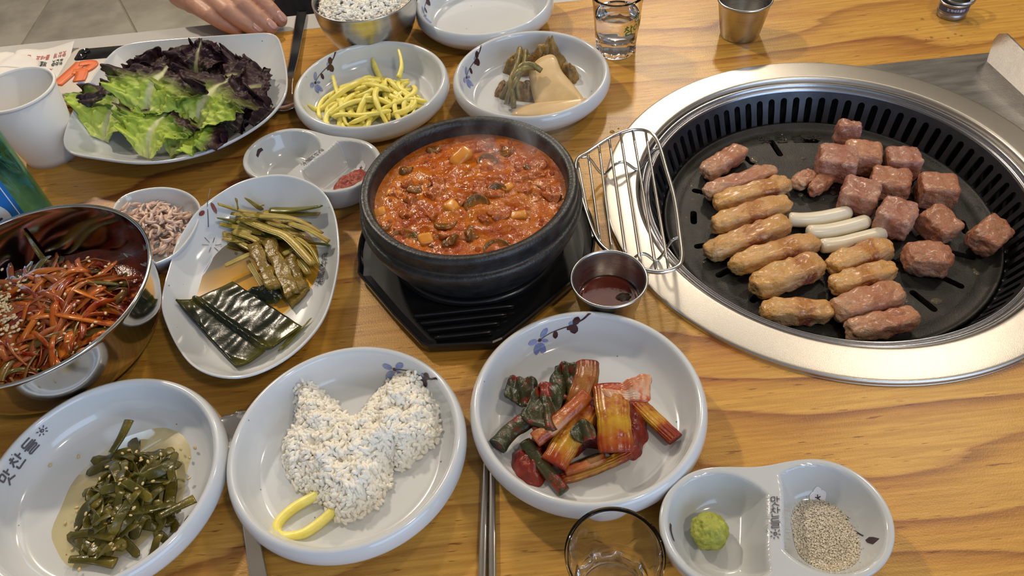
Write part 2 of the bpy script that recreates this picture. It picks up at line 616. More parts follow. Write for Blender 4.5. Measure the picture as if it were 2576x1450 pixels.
def clear(name, ior, share, tint=(1, 1, 1)):
    """clear body: part refracting, part letting light straight through"""
    m, n, l, b = nmat(name)
    setp(b, col=tint, rough=0.0, trans=1.0, ior=ior)
    t = n.new('ShaderNodeBsdfTransparent'); t.inputs[0].default_value = (*tint, 1)
    mx = n.new('ShaderNodeMixShader'); mx.inputs[0].default_value = share
    l.new(t.outputs[0], mx.inputs[1]); l.new(b.outputs[0], mx.inputs[2])
    l.new(mx.outputs[0], n['Material Output'].inputs['Surface'])
    return m
M['glass'] = clear('clear_glass', 1.36, 1.0)
M['water'] = clear('clear_liquid', 1.33, 1.0)
M['greenprint'] = simple('green_print', (.03, .14, .02), .4)
M['bottle'] = clear('turquoise_glass', 1.45, .45, (.50, .85, .92))
M['label_blue'] = simple('blue_label', (.012, .16, .52), .35)
M['label_white'] = simple('white_label', (.70, .73, .78), .4)
M['label_navy'] = simple('navy_print', (.03, .05, .12), .4)
M['cap'] = steel_material('cap_metal', .3, (.40, .40, .42))
M['cap_in'] = simple('cap_liner', (.42, .46, .30), .4)
M['cap_print'] = simple('cap_print', (.05, .06, .12), .4)
M['cap_white'] = simple('cap_white_print', (.65, .65, .68), .4)

M['steel_lip'] = satin('dark_satin_steel', (.36, .36, .38), .24, 900, .0001)
# ------------------------------------------------------------------ the room
def slab(x0, x1, y0, y1, z0, z1):
    v = [(x0, y0, z0), (x1, y0, z0), (x1, y1, z0), (x0, y1, z0), (x0, y0, z1), (x1, y0, z1), (x1, y1, z1), (x0, y1, z1)]
    f = [(0, 3, 2, 1), (4, 5, 6, 7), (0, 1, 5, 4), (1, 2, 6, 5), (2, 3, 7, 6), (3, 0, 4, 7)]
    return v, f

def prism(poly, z0, z1):
    n = len(poly)
    v = [(p[0], p[1], z0) for p in poly] + [(p[0], p[1], z1) for p in poly]
    f = [tuple(range(n))[::-1], tuple(range(n, 2 * n))] + [(i, (i + 1) % n, (i + 1) % n + n, i + n) for i in range(n)]
    return v, f

M['grout'] = simple('floor_grout', (.42, .38, .30), .8)
M['tile'] = mottled('stone_floor_tile', (.34, .32, .27), (.60, .57, .49), 5.5, .5, .0006, 60, 8, .36, .62, rnd=.04)
M['wallpaint'] = mottled('warm_wall_paint', (.42, .37, .31), (.47, .42, .35), 2.0, .7)
M['ceilpaint'] = mottled('ceiling_paint', (.50, .46, .40), (.56, .51, .45), 2.0, .8)
ZF = -0.73
floor = mk('floor', slab(-2.6, 2.8, -2.4, 3.6, ZF - .05, ZF - .004), M['grout'], smooth=False)
tag(floor, None, None, None, 'structure')
# grey stone slabs; one joint runs straight back, the next one runs on a slant
def xl(y): return -1.139 + (y - 2.40) * (-.111 / .2247)
g = .004
ys = [(-2.4, .3), (.3, 3.0), (3.0, 3.6)]
for (a, b) in ys:
    mk('tile', prism([(-2.6, a + g), (-1.99, a + g), (-1.99, b - g), (-2.6, b - g)], ZF - .004, ZF), M['tile'], floor, False)
    mk('tile', prism([(-1.98, a + g), (-1.375 - g, a + g), (-1.375 - g, b - g), (-1.98, b - g)], ZF - .004, ZF), M['tile'], floor, False)
mk('tile', prism([(-1.375 + g, .31), (xl(.31) - g, .31), (xl(2.86) - g, 2.86), (-1.375 + g, 2.86)], ZF - .004, ZF), M['tile'], floor, False)
mk('tile', prism([(xl(.31) + g, .31), (.9, .31), (.9, 2.86), (xl(2.86) + g, 2.86)], ZF - .004, ZF), M['tile'], floor, False)
mk('tile', prism([(.91, .31), (2.8, .31), (2.8, 2.86), (.91, 2.86)], ZF - .004, ZF), M['tile'], floor, False)
mk('tile', prism([(-1.37, -2.4), (.2, -2.4), (.2, .30), (-1.37, .30)], ZF - .004, ZF), M['tile'], floor, False)
mk('tile', prism([(.21, -2.4), (2.8, -2.4), (2.8, .30), (.21, .30)], ZF - .004, ZF), M['tile'], floor, False)
mk('tile', prism([(-1.37, 2.87), (.2, 2.87), (.2, 3.6), (-1.37, 3.6)], ZF - .004, ZF), M['tile'], floor, False)
mk('tile', prism([(.21, 2.87), (2.8, 2.87), (2.8, 3.6), (.21, 3.6)], ZF - .004, ZF), M['tile'], floor, False)
for nm, s in (('wall_back', (-2.6, 2.8, 3.6, 3.7, ZF - .05, 1.7)), ('wall_left', (-2.7, -2.6, -2.4, 3.7, ZF - .05, 1.7)), ('wall_right', (2.8, 2.9, -2.4, 3.7, ZF - .05, 1.7))):
    tag(mk(nm, slab(*s), M['wallpaint'], smooth=False), None, None, None, 'structure')
tag(mk('ceiling', slab(-2.7, 2.9, -2.4, 3.7, 1.7, 1.8), M['ceilpaint'], smooth=False), None, None, None, 'structure')

# ------------------------------------------------------------------ dining table
GC = np.array((.2565, .4325))           # centre of the grill
TX0, TX1, TY0, TY1 = -.66, .92, .012, .766
table = empty('dining_table', (.1, .4, ZF), 'pine-patterned restaurant table with a pale grey edge and a round grill opening', 'table')

def plate_with_hole(x0, x1, y0, y1, z0, z1, c, r, n=96):
    angs = [2 * PI * i / n for i in range(n)]
    for cx, cy in ((x0, y0), (x1, y0), (x1, y1), (x0, y1)):
        angs.append(math.atan2(cy - c[1], cx - c[0]) % (2 * PI))
    angs = sorted(set(angs))
    out, inn = [], []
    for a in angs:
        dx, dy = math.cos(a), math.sin(a)
        t = min([((x1 if dx > 0 else x0) - c[0]) / dx if abs(dx) > 1e-9 else 9, ((y1 if dy > 0 else y0) - c[1]) / dy if abs(dy) > 1e-9 else 9])
        out.append((c[0] + dx * t, c[1] + dy * t)); inn.append((c[0] + dx * r, c[1] + dy * r))
    k = len(angs)
    V = [(*p, z1) for p in out] + [(*p, z1) for p in inn] + [(*p, z0) for p in out] + [(*p, z0) for p in inn]
    Fc = []
    for i in range(k):
        j = (i + 1) % k
        Fc += [(i, j, k + j, k + i), (2 * k + j, 2 * k + i, 3 * k + i, 3 * k + j), (2 * k + i, 2 * k + j, j, i), (k + i, k + j, 3 * k + j, 3 * k + i)]
    return V, Fc

mk('tabletop', plate_with_hole(TX0, TX1, TY0, TY1, -.03, 0, GC, .165), M['wood'], table, False)
mk('edge_strip', slab(TX0 - .03, TX1 + .03, TY1, .797, -.032, .0002), M['strip'], table, False)
mk('edge_strip', slab(TX0 - .03, TX1 + .03, TY0 - .031, TY0, -.032, .0002), M['strip'], table, False)
mk('edge_strip', slab(TX0 - .03, TX0, TY0, TY1, -.032, .0002), M['strip'], table, False)
mk('edge_strip', slab(TX1, TX1 + .03, TY0, TY1, -.032, .0002), M['strip'], table, False)
for lx in (TX0 + .04, TX1 - .09):
    for ly in (TY0 + .04, TY1 - .09):
        mk('leg', slab(lx, lx + .05, ly, ly + .05, ZF, -.029), M['steel_dark'], table, False)

# ------------------------------------------------------------------ built-in grill
grill = empty('table_grill', (GC[0], GC[1], -.12), 'round stainless grill sunk into the table, slotted wall around a dark plate', 'grill')
gc0 = (GC[0], GC[1], 0)
ringp = smooth_prof([(.160, -.004), (.1768, -.001), (.1777, .0006), (.1776, .0024), (.1768, .0034), (.1752, .0038), (.165, .0044), (.1545, .0048), (.1525, .0046), (.1512, .0034), (.1506, .001), (.1502, -.002)], 3)
mk('trim_ring', lathe(ringp, 192, gc0), M['steel_ring'], grill)
lipp = smooth_prof([(.1508, -.004), (.1498, -.0010), (.1482, .0010), (.1466, .0010), (.1456, -.0006), (.1450, -.0026), (.1438, -.0032), (.1430, -.0016), (.1420, -.0014), (.1412, -.0032)], 3)
mk('inner_lip', lathe(lipp, 160, gc0), M['steel_lip'], grill)

def slotted_wall(n=78, r0=.1414, z0=-.0028, r1=.1285, z1=-.0335):
    V, Fc = [], []
    K = 16
    def P(a, t):
        r = r0 + (r1 - r0) * t
        return (GC[0] + r * math.cos(a), GC[1] + r * math.sin(a), z0 + (z1 - z0) * t)
    da = 2 * PI / n
    hole = []
    hw, t0, t1 = .27, .17, .90            # half width in cells, slot span
    for k in range(K):
        a = 2 * PI * k / K
        x = math.cos(a); y = math.sin(a)
        rr = .11
        ty = (t0 + rr if y < 0 else t1 - rr)
        if abs(y) < 1e-6: ty = (t0 + t1) / 2
        hole.append((x * hw, ty + y * rr))
    rect = []
    for k in range(K):
        a = 2 * PI * k / K
        x, y = math.cos(a), math.sin(a)
        s = 1 / max(abs(x), abs(y))
        rect.append((x * s * .5, .5 + y * s * .5))
    for i in range(n):
        a0 = i * da
        b = len(V)
        for (x, t) in rect: V.append(P(a0 + x * da, t))
        for (x, t) in hole: V.append(P(a0 + x * da, t))
        for (x, t) in hole:
            p = np.array(P(a0 + x * da, t)); d = np.array((math.cos(a0), math.sin(a0), 0)) * .0022
            V.append(tuple(p + d))
        for k in range(K):
            l = (k + 1) % K
            Fc.append((b + k, b + l, b + K + l, b + K + k))
            Fc.append((b + K + k, b + K + l, b + 2 * K + l, b + 2 * K + k))
    return V, Fc
mk('slotted_wall', slotted_wall(), M['grill_wall'], grill, False)
mk('burner_housing', lathe([(.1414, -.004), (.150, -.008), (.152, -.055), (.12, -.10), (.0, -.10)], 64, gc0), M['black'], grill)

# the pan: dark plate with a raised edge and cut-through slots
ZP = -.030
pl = lathe(smooth_prof([(0, ZP - .006), (.10, ZP - .006), (.126, ZP - .005), (.1284, ZP - .001), (.1282, ZP + .0022), (.1265, ZP + .0028), (.1248, ZP + .0012), (.122, ZP - .0008), (.116, ZP - .0006), (.112, ZP + .0002), (.09, ZP), (0, ZP)], 2), 128, gc0)
plate = mk('grill_plate', pl, M['grill_plate'], grill)
def capsule(cx, cy, L, w, a, z0, z1, k=6):
    poly = []
    for s, base in ((1, 0), (-1, PI)):
        for i in range(k + 1):
            t = base - PI / 2 + PI * i / k
            poly.append((s * (L / 2 - w / 2) + math.cos(t) * w / 2, math.sin(t) * w / 2))
    poly = [(cx + rot2(x, y, a)[0], cy + rot2(x, y, a)[1]) for x, y in poly]
    return prism(poly, z0, z1)
cut = []
for k in range(20):
    a = 2 * PI * (k + .35) / 20
    rad, Lh, rotn = .098, .024, a
    if k % 5 == 4:
        rad, Lh, rotn = .104, .016, a + PI / 2
    cut.append(capsule(GC[0] + rad * math.cos(a), GC[1] + rad * math.sin(a), Lh, .0054, rotn, ZP - .02, ZP + .01))
for k in range(8):
    a = 2 * PI * (k + .8) / 8
    cut.append(capsule(GC[0] + .058 * math.cos(a), GC[1] + .058 * math.sin(a), .013, .0042, a, ZP - .02, ZP + .01))
cm = mk('cutter', join([(np.array(v), f) for v, f in cut]), None)
bm_ = plate.modifiers.new('cut', 'BOOLEAN'); bm_.object = cm; bm_.operation = 'DIFFERENCE'; bm_.solver = 'EXACT'
dg = bpy.context.evaluated_depsgraph_get()
nm = bpy.data.meshes.new_from_object(plate.evaluated_get(dg))
plate.modifiers.clear()
plate.data = nm
plate.data.polygons.foreach_set('use_smooth', [True] * len(plate.data.polygons))
_em = plate.modifiers.new('edges', 'EDGE_SPLIT'); _em.split_angle = math.radians(40)
bpy.data.objects.remove(cm)
# faint raised rim lettering at the far side of the plate
_lp = px(1912, 362, ZP)
def onplate(x, y): return np.array((_lp[0] + x, _lp[1] + y * .8 - .10 * x, ZP + .0004))
mk('raised_lettering', thick(strokes(glyphs(['mat', 'chan', 'deul', 'sun'], .011, .30, .11), onplate), .0005), M['grill_plate'], grill)
# steel side plate with its upright guard
_a0, _a1 = math.asin(.1605 / .1735), math.asin(-.0725 / .1735)
_sp = [(GC[0] + .1735 * math.cos(_a0 + (_a1 - _a0) * k / 30), GC[1] + .1735 * math.sin(_a0 + (_a1 - _a0) * k / 30)) for k in range(31)] + [(.66, .36), (.66, .593)]
mk('side_plate', prism(_sp[::-1], .0002, .0022), M['steel_dark'], grill, False)
gp = [(.447, .5805, .002)]
prof = [(0, 0), (0, .022), (.004, .030), (.012, .035), (.030, .034), (.16, .024), (.16, 0)]
poly3 = []
for s in (-1, 1):
    for (d, z) in prof:
        poly3.append((.447 + d * .10 + s * .0007 - z * .12, .5805 - d, .0022 + z))
k = len(prof)
fcs = [tuple(range(k)), tuple(range(k, 2 * k))[::-1]] + [(i, i + k, (i + 1) % k + k, (i + 1) % k) for i in range(k)]
mk('guard', (np.array(poly3), fcs), M['steel_dark'], grill, False)
# ------------------------------------------------------------------ tableware
BP_OUT = [(0, .002), (.047, .002), (.0485, 0), (.0515, 0), (.053, .0024), (.060, .006), (.0665, .0115), (.0700, .0165), (.0708, .0195), (.0704, .0235), (.0692, .0266), (.0678, .0282), (.0664, .0286)]
BP_IN = [(.0664, .0286), (.0650, .0278), (.0640, .0258), (.0630, .0210), (.0612, .0145), (.0582, .0095), (.0545, .0070), (.049, .0062), (.03, .0058), (0, .0056)]
_inner = crom([np.array(p) for p in BP_IN], 6)
_il = np.concatenate([[0], np.cumsum(np.linalg.norm(np.diff(_inner, axis=0), axis=1))])

def bowl_wall(c, rot):
    """(a = arc metres clockwise seen from above, s = metres down from the rim) -> point on the inner wall"""
    def f(a, s):
        s = max(s, 0) + .0004
        r = np.interp(s, _il, _inner[:, 0]); z = np.interp(s, _il, _inner[:, 1])
        r2 = np.interp(s + .0008, _il, _inner[:, 0]); z2 = np.interp(s + .0008, _il, _inner[:, 1])
        tr, tz = r2 - r, z2 - z
        ln = math.hypot(tr, tz) + 1e-12
        nr, nz = tz / ln, -tr / ln
        r += nr * .0004; z += nz * .0004
        ang = rot - a / .0625
        return np.array((c[0] + r * math.cos(ang), c[1] + r * math.sin(ang), c[2] + z))
    return f

def leafshape(p0, p1, w, bend=0.0, na=5):
    p0, p1 = np.array(p0, float), np.array(p1, float)
    d = p1 - p0
    mid = (p0 + p1) / 2 + np.array((-d[1], d[0])) * bend
    return ribbon2([p0, mid, p1], [w * .15, w * .8, w, w * .85, w * .1], 6, na)

def bowl_decor(b, c, rot, named):
    S = bowl_wall(c, rot)
    fl = (-.0185, .0135)
    pet = [leafshape((fl[0] + dx * .2, fl[1] + dy * .2), (fl[0] + dx, fl[1] + dy), w) for dx, dy, w in ((-.0085, -.0015, .0046), (.0065, -.0075, .0042), (-.0060, .0085, .0046), (.0004, .0105, .0050), (.0058, .0030, .0026))]
    pet.append(leafshape((.0025, .0075), (.0058, .0055), .0026))
    mk('blue_petals', strokes(pet, S), M['blue'], b)
    br = [ribbon2([fl, (-.011, .0112), (-.004, .0100), (.004, .0085), (.0105, .0050), (.015, .0008), (.0165, -.0004)], [.0006, .0006, .0008, .001, .0012, .0016], 5, 3),
          leafshape((fl[0] - .0014, fl[1]), (fl[0] + .0014, fl[1]), .0028),
          leafshape((-.0068, .0105), (-.0075, .0165), .0036), leafshape((.001, .0115), (.0065, .0085), .0042), leafshape((.0052, .0075), (.0060, .0155), .0058), leafshape((.0060, .0085), (.0088, .0020), .0048)]
    mk('brown_spray', strokes(br, S), M['brown'], b)
    if not named: return
    # the shop's brushed name faces the spray across the bowl
    S2 = bowl_wall(c, rot + PI)
    rows = glyphs(['mat', 'chan', 'deul'], .0088, .22, .13) + [[[p + np.array((.0330, .0030)) for p in r] for r in rs] for rs in glyphs(['sun'], .0062, .2, .12)]
    T = lambda x, y: S2(x - .019, .0125 - y)
    mk('brushed_name', strokes(rows, T), M['print'], b)

BOWL_PROF = smooth_prof(BP_OUT, 3)[:-1] + smooth_prof(BP_IN, 4)
def bowl(c, rot, label, named=False):
    b = empty('side_dish_bowl', (c[0], c[1], 0), label, 'bowl', 'round white side dish bowls')
    mk('body', lathe(BOWL_PROF, 112, (c[0], c[1], 0)), M['glaze'], b)
    bowl_decor(b, (c[0], c[1], 0), rot, named)
    return b

def ang_of(c, u, v, z=.02):
    p = px(u, v, z)
    return math.atan2(p[1] - c[1], p[0] - c[0])

C_RAD, C_GRN, C_RICE, C_KIM, C_PEP, C_EMP = (-.1075, .6107), (.037, .6002), (-.1066, .2419), (.0375, .252), (-.2485, .2352), (.002, .738)
bowl(C_RAD, ang_of(C_RAD, 826, 176), 'white bowl holding yellow pickled radish strips')
bowl(C_GRN, ang_of(C_GRN, 1196, 160), 'white bowl holding brown pickled greens and pale radish slices')
bowl(C_RICE, ang_of(C_RICE, 1056, 940), 'white bowl holding a torn lump of rice')
bowl(C_KIM, ang_of(C_KIM, 1425, 835), 'white bowl holding red-sauced green onion kimchi')
bowl(C_PEP, ang_of(C_PEP, 62, 1150) + PI, 'white bowl holding sliced green chilli pickle in soy', True)
bowl(C_EMP, ang_of(C_EMP, 1075, 8), 'empty white bowl behind the pickled greens bowl')

# --- twin sauce dishes
def smin(a, b, k):
    h = max(k - abs(a - b), 0) / k
    return min(a, b) - h * h * k / 4

def twin_dish(c, rot, label):
    zr, zf = .0255, .0065
    cx = .0262
    R = .0338
    def d_out(x, y): return smin(math.hypot(x + cx, y) - R, math.hypot(x - cx, y) - R, .030)
    def sdiv(y): return .0065 * math.sin(y / .022) 
    def cav(x, y):
        dl = math.hypot(x + cx, y) - (R - .0035)
        dr = math.hypot(x - cx, y) - (R - .0035)
        s = x - sdiv(y)
        dl = max(dl, s + .0042); dr = max(dr, -s + .0042)
        return min(dl, dr)
    def hz(x, y):
        d = -cav(x, y)
        if d <= 0: return zr - .0008 * max(0, 1 - abs(d) / .001)
        t = min(d / .0135, 1)
        return zf + (zr - zf) * (1 - t) ** 1.9 
    n, m = 160, 64
    out = []
    for i in range(n):
        a = 2 * PI * i / n
        lo, hi = 0, .09
        for _ in range(36):
            mid = (lo + hi) / 2
            if d_out(mid * math.cos(a), mid * math.sin(a)) > 0: hi = mid
            else: lo = mid
        out.append((lo * math.cos(a), lo * math.sin(a)))
    def tr(x, y, z):
        X, Y = rot2(x, y, rot)
        return (c[0] + X, c[1] + Y, z)
    V, Fc = [tr(0, 0, hz(0, 0))], []
    fr = [((k + 1) / m) ** .8 for k in range(m)]
    for s in fr:
        for (x, y) in out:
            V.append(tr(x * s, y * s, hz(x * s, y * s) if s < .999 else zr - .0004))
    for i in range(n): Fc.append((0, 1 + i, 1 + (i + 1) % n))
    for k in range(m - 1):
        for i in range(n):
            j = (i + 1) % n
            a, b = 1 + k * n, 1 + (k + 1) * n
            Fc.append((a + i, b + i, b + j, a + j))
    side = [(1.008, zr - .0015), (1.006, zr - .004), (.985, .014), (.93, .006), (.84, .0015), (.80, 0), (.76, 0), (.75, .001)]
    prev = 1 + (m - 1) * n
    for s, z in side:
        cur = len(V)
        for (x, y) in out: V.append(tr(x * s, y * s, z))
        for i in range(n):
            j = (i + 1) % n
            Fc.append((prev + i, cur + i, cur + j, prev + j))
        prev = cur
    Fc.append(tuple(prev + i for i in range(n))[::-1])
    d = empty('twin_sauce_dish', (c[0], c[1], 0), label, 'dish', 'two-hollow sauce dishes')
    mk('body', (V, Fc), M['glaze_fleck'], d)
    S = lambda x, y: np.array(tr(x, y, hz(x, y) + .00045))
    # name down the ridge
    rows = glyphs(['mat', 'chan', 'deul', 'sun'], .0052, .14, .10, True)
    def ridge(x, y):
        yy = .008 + y
        return S(x - .0027 + sdiv(yy), yy)
    mk('brushed_name', strokes(rows, ridge), M['print'], d)
    fc = (cx + .006, .0185)
    pet = [leafshape(fc, (fc[0] + .0046 * math.cos(q), fc[1] + .0046 * math.sin(q)), .0046) for q in [PI / 2 + 2 * PI * k / 5 for k in range(5)]]
    mk('white_flower', strokes(pet, S), M['whiteflower'], d)
    st = [ribbon2([(fc[0] + 1.5e-3 * math.cos(q), fc[1] + 1.5e-3 * math.sin(q)), (fc[0] - 3e-4 * math.cos(q), fc[1] - 3e-4 * math.sin(q))], .0005, 2, 2) for q in [PI / 2 + 2 * PI * k / 5 for k in range(5)]]
    st.append(ribbon2([(cx + .009, .0145), (cx + .016, .004), (cx + .0215, -.006)], .0006, 6, 2))
    st.append(ribbon2([(cx + .0222, -.0085), (cx + .0228, -.0100), (cx + .0238, -.0125)], [.0018, .0030, .0030], 3, 3))
    mk('stem_stroke', strokes(st, lambda x, y: S(x, y) + np.array((0, 0, .0002))), M['darkmark'], d)
    mk('leaf_stroke', strokes([leafshape((cx + .0135, .0050), (cx + .0185, .0062), .0026)], S), M['olive'], d)
    mk('dash_stroke', strokes([ribbon2([(-cx - .0270, .006), (-cx - .0278, .002), (-cx - .0270, -.003)], [.0010, .0014, .0010], 4, 3)], S), M['darkmark'], d)
    return lambda x, y: np.array(tr(x, y, hz(x, y)))

TD_B = twin_dish((.1245, .1672), math.radians(-1), 'twin-hollow grey dish holding wasabi and salt')
TD_T = twin_dish((-.1525, .5125), math.radians(-25), 'twin-hollow dish holding red ssamjang paste')

# --- lettuce plate: three rounded corners
def outline_plate(name, pts, n, prof, mat, label, cat, zfun=None, m=10):
    P = crom([np.array(p[:2]) for p in pts], m, True)
    c = (P.max(0) + P.min(0)) / 2
    # resample evenly by angle
    d = P - c
    a = np.arctan2(d[:, 1], d[:, 0]); r = np.hypot(d[:, 0], d[:, 1])
    o = np.argsort(a); a, r = a[o], r[o]
    an = np.linspace(-PI, PI, n, endpoint=False)
    rn = np.interp(an, a, r, period=2 * PI)
    k = np.array([1, 2, 3, 2, 1]) / 9
    rn = sum(w * np.roll(rn, s) for w, s in zip(k, (-2, -1, 0, 1, 2)))
    out = np.stack([rn * np.cos(an), rn * np.sin(an)], 1)
    e = empty(name, (c[0], c[1], 0), label, cat)
    mk('body', lathe(prof, n, (c[0], c[1], 0), out, zfun), mat, e)
    return e, c, out

LP = [(163, 372), (160, 345), (183, 280), (225, 205), (285, 130), (330, 110), (480, 96), (640, 85), (688, 85), (707, 110), (723, 190), (714, 250), (660, 310), (560, 368), (460, 400), (350, 411), (230, 397), (178, 387)]
ZL = .031
lprof = smooth_prof([(0, .002), (.50, .002), (.515, 0), (.55, 0), (.565, .003), (.72, .0105), (.88, .0215), (.985, .0285), (.9985, .0300), (.999, .0312), (.990, .0318), (.978, .0308), (.95, .0280), (.86, .0205), (.72, .0120), (.60, .0080), (.45, .0065), (0, .006)], 3)
lplate, LC, LOUT = outline_plate('lettuce_plate', [px(u, v, ZL) for u, v in LP], 144, lprof, M['glaze'], 'large three-cornered white plate heaped with red lettuce', 'plate')
def lp_z(x, y):
    """height of the plate's upper face"""
    dx, dy = x - LC[0], y - LC[1]
    a = math.atan2(dy, dx)
    R = np.interp(a, np.linspace(-PI, PI, 144, endpoint=False), np.hypot(LOUT[:, 0], LOUT[:, 1]), period=2 * PI)
    q = math.hypot(dx, dy) / R
    return float(np.interp(q, [0, .45, .60, .72, .86, .95, .99], [.006, .0065, .008, .012, .0205, .028, .032]))
def lplate_surf(c2):
    return lambda x, y: np.array((c2[0] + x, c2[1] + y, lp_z(c2[0] + x, c2[1] + y) + .0006))
p = px(228, 235, .022)
mk('blue_petals', strokes([leafshape((0, 0), (-.008, .003), .0045), leafshape((.001, -.002), (.002, -.010), .0045), leafshape((.002, 0), (.009, .004), .004)], lplate_surf(p)), M['blue'], lplate)

# --- oval plate with upswept ends
OV = [(700, 441), (760, 452), (810, 480), (840, 530), (853, 600), (850, 680), (820, 790), (770, 860), (700, 915), (620, 948), (550, 948), (490, 925), (450, 880), (420, 820), (406, 770), (413, 720), (428, 670), (442, 620), (465, 580), (500, 530), (560, 485), (620, 455)]
def ovp(u, v):
    z = .024
    for _ in range(6):
        p = px(u, v, z)
        z = .020 + .012 * ((p[1] - .392) / .095) ** 2
    return p
oprof = [(r, z * .9) for r, z in [(0, .0015), (.60, .0015), (.62, 0), (.66, 0), (.68, .0025), (.80, .009), (.92, .0165), (.99, .0205), (1.0, .0218), (.998, .0230), (.985, .0232), (.970, .0222), (.93, .0190), (.84, .0120), (.74, .0075), (.62, .0055), (.4, .0048), (0, .0045)]]
oprof = smooth_prof(oprof, 3)
OPTS = [ovp(u, v) for u, v in OV]
def up(x, y, r): return .012 * (y / .095) ** 2 * min(1, max(0, (r - .68) / .3)) ** 1.2
oplate, OC, OOUT = outline_plate('oval_plate', OPTS, 144, oprof, M['glaze'], 'oval wavy-edged white plate of pickled stems and a dark leaf', 'plate', up)
def op_z(x, y):
    dx, dy = x - OC[0], y - OC[1]
    a = math.atan2(dy, dx)
    R = np.interp(a, np.linspace(-PI, PI, 144, endpoint=False), np.hypot(OOUT[:, 0], OOUT[:, 1]), period=2 * PI)
    q = math.hypot(dx, dy) / R
    return .9 * float(np.interp(q, [0, .4, .62, .74, .84, .93, .97, 1], [.0045, .0048, .0055, .0075, .0120, .0190, .0222, .0232])) + up(dx, dy, q)
def onoval(c2): return lambda x, y: np.array((c2[0] + x, c2[1] + y, op_z(c2[0] + x, c2[1] + y) + .0006))
p = px(535, 620, .008)
mk('etched_flower', strokes([ribbon2([(.0022 * math.cos(q), .0022 * math.sin(q)), (.0065 * math.cos(q), .0065 * math.sin(q))], .0005, 3, 2) for q in [2 * PI * k / 6 + .3 for k in range(6)]], onoval(p)), M['print'], oplate)
p = px(527, 570, .014)
mk('stem_stroke', strokes([ribbon2([(.003, .024), (.002, .012), (.001, -.004)], .0006, 6, 2)], onoval(p)), M['print'], oplate)
mk('red_buds', strokes([leafshape((-.004, .001), (-.0005, .005), .0022), leafshape((.007, .006), (.0045, .0115), .003)], onoval(p)), M['reds'], oplate)
p = px(808, 640, .016)
mk('brushed_name', strokes(glyphs(['mat', 'chan', 'deul', 'sun'], .0068, .15, .11, True), lambda x, y: onoval(p)(*rot2(x - .003, y, -.12))), M['print'], oplate)

# --- small oval dish of shrimp
SH = [(284, 528), (306, 497), (360, 478), (420, 473), (470, 485), (500, 510), (505, 540), (485, 590), (445, 640), (405, 662), (365, 672), (320, 650), (288, 600), (278, 560)]
sprof = smooth_prof([(0, .0015), (.58, .0015), (.60, 0), (.66, 0), (.69, .003), (.84, .011), (.965, .0195), (.998, .0222), (1.0, .0236), (.985, .0242), (.955, .0236), (.93, .0215), (.86, .0140), (.74, .0085), (.55, .0062), (0, .0058)], 3)
sdish, SHC, SHO = outline_plate('oval_dish', [px(u, v, .023) for u, v in SH], 96, sprof, M['glaze'], 'small oval white dish of salted shrimp', 'dish')

# --- polished bowl of spicy scallion salad
C_SAL = (-.3175, .3615)
sal = smooth_prof([(0, .0006), (.042, .0006), (.045, 0), (.052, .001), (.062, .0075), (.071, .020), (.0765, .036), (.0792, .054), (.0800, .0585), (.0812, .0600), (.0812, .0614), (.0800, .0619), (.0788, .0610), (.0784, .058), (.0755, .037), (.070, .0215), (.0612, .0093), (.051, .0030), (.042, .0022), (0, .002)], 3)
sb = empty('mixing_bowl', (*C_SAL, 0), 'polished steel bowl full of red-dressed scallion salad', 'bowl')
mk('body', lathe(sal, 128, (*C_SAL, 0)), M['steel_mirror'], sb)

# --- steel rice bowl
C_SRB = (-.1135, .7215)
srb = smooth_prof([(0, .0015), (.026, .0015), (.0275, 0), (.030, 0), (.0315, .003), (.039, .012), (.0455, .024), (.0492, .038), (.0503, .050), (.0506, .0535), (.0500, .0545), (.0490, .0538), (.0485, .050), (.0472, .038), (.0436, .0245), (.037, .0135), (.028, .0055), (0, .004)], 3)
e = empty('rice_bowl', (*C_SRB, 0), 'brushed steel bowl filled with white rice', 'bowl')
mk('body', lathe(srb, 112, (*C_SRB, 0)), M['steel_cup'], e)

# --- two small steel cups
def steel_cup(c, label, zr=.0335):
    s = zr / .0335
    p = smooth_prof([(0, .0008), (.0165, .0008), (.0175, 0), (.0183, .0006), (.0190, .003 * s), (.0222, .018 * s), (.0245, .031 * s), (.0258, .0326 * s), (.0260, .0335 * s), (.0252, .0342 * s), (.0243, .0335 * s), (.0238, .031 * s), (.0216, .018 * s), (.0183, .0030 * s), (.0170, .0018), (0, .0016)], 3)
    e = empty('sauce_cup', (*c, 0), label, 'cup', 'small steel sauce cups')
    mk('body', lathe(p, 80, (*c, 0)), M['steel_cup'], e)
    return e
C_SAU, C_CUP2 = (.0648, .3412), (.2475, .6705)
steel_cup(C_SAU, 'steel cup of dark red dipping sauce beside the stew')
steel_cup(C_CUP2, 'empty steel cup standing on bare table behind the grill', .0375)

# --- stone pot on its trivet
PC = (-.0228, .4172)
zt = .0085
potp = smooth_prof([(0, zt), (.054, zt), (.060, zt + .0015), (.067, zt + .010), (.0745, zt + .022), (.0790, zt + .0335), (.0798, zt + .0385), (.0790, zt + .0415), (.0770, zt + .0425), (.0763, zt + .0440), (.0768, zt + .0500), (.0770, zt + .0535), (.0758, zt + .0560), (.0735, zt + .0566), (.0705, zt + .0556), (.0690, zt + .0530), (.0685, zt + .048), (.0665, zt + .035), (.058, zt + .014), (.045, zt + .006), (0, zt + .005)], 3)
e = empty('stone_pot', (*PC, zt), 'black stoneware pot of bubbling red stew', 'pot')
mk('body', lathe(potp, 144, (*PC, 0)), M['stone'], e)

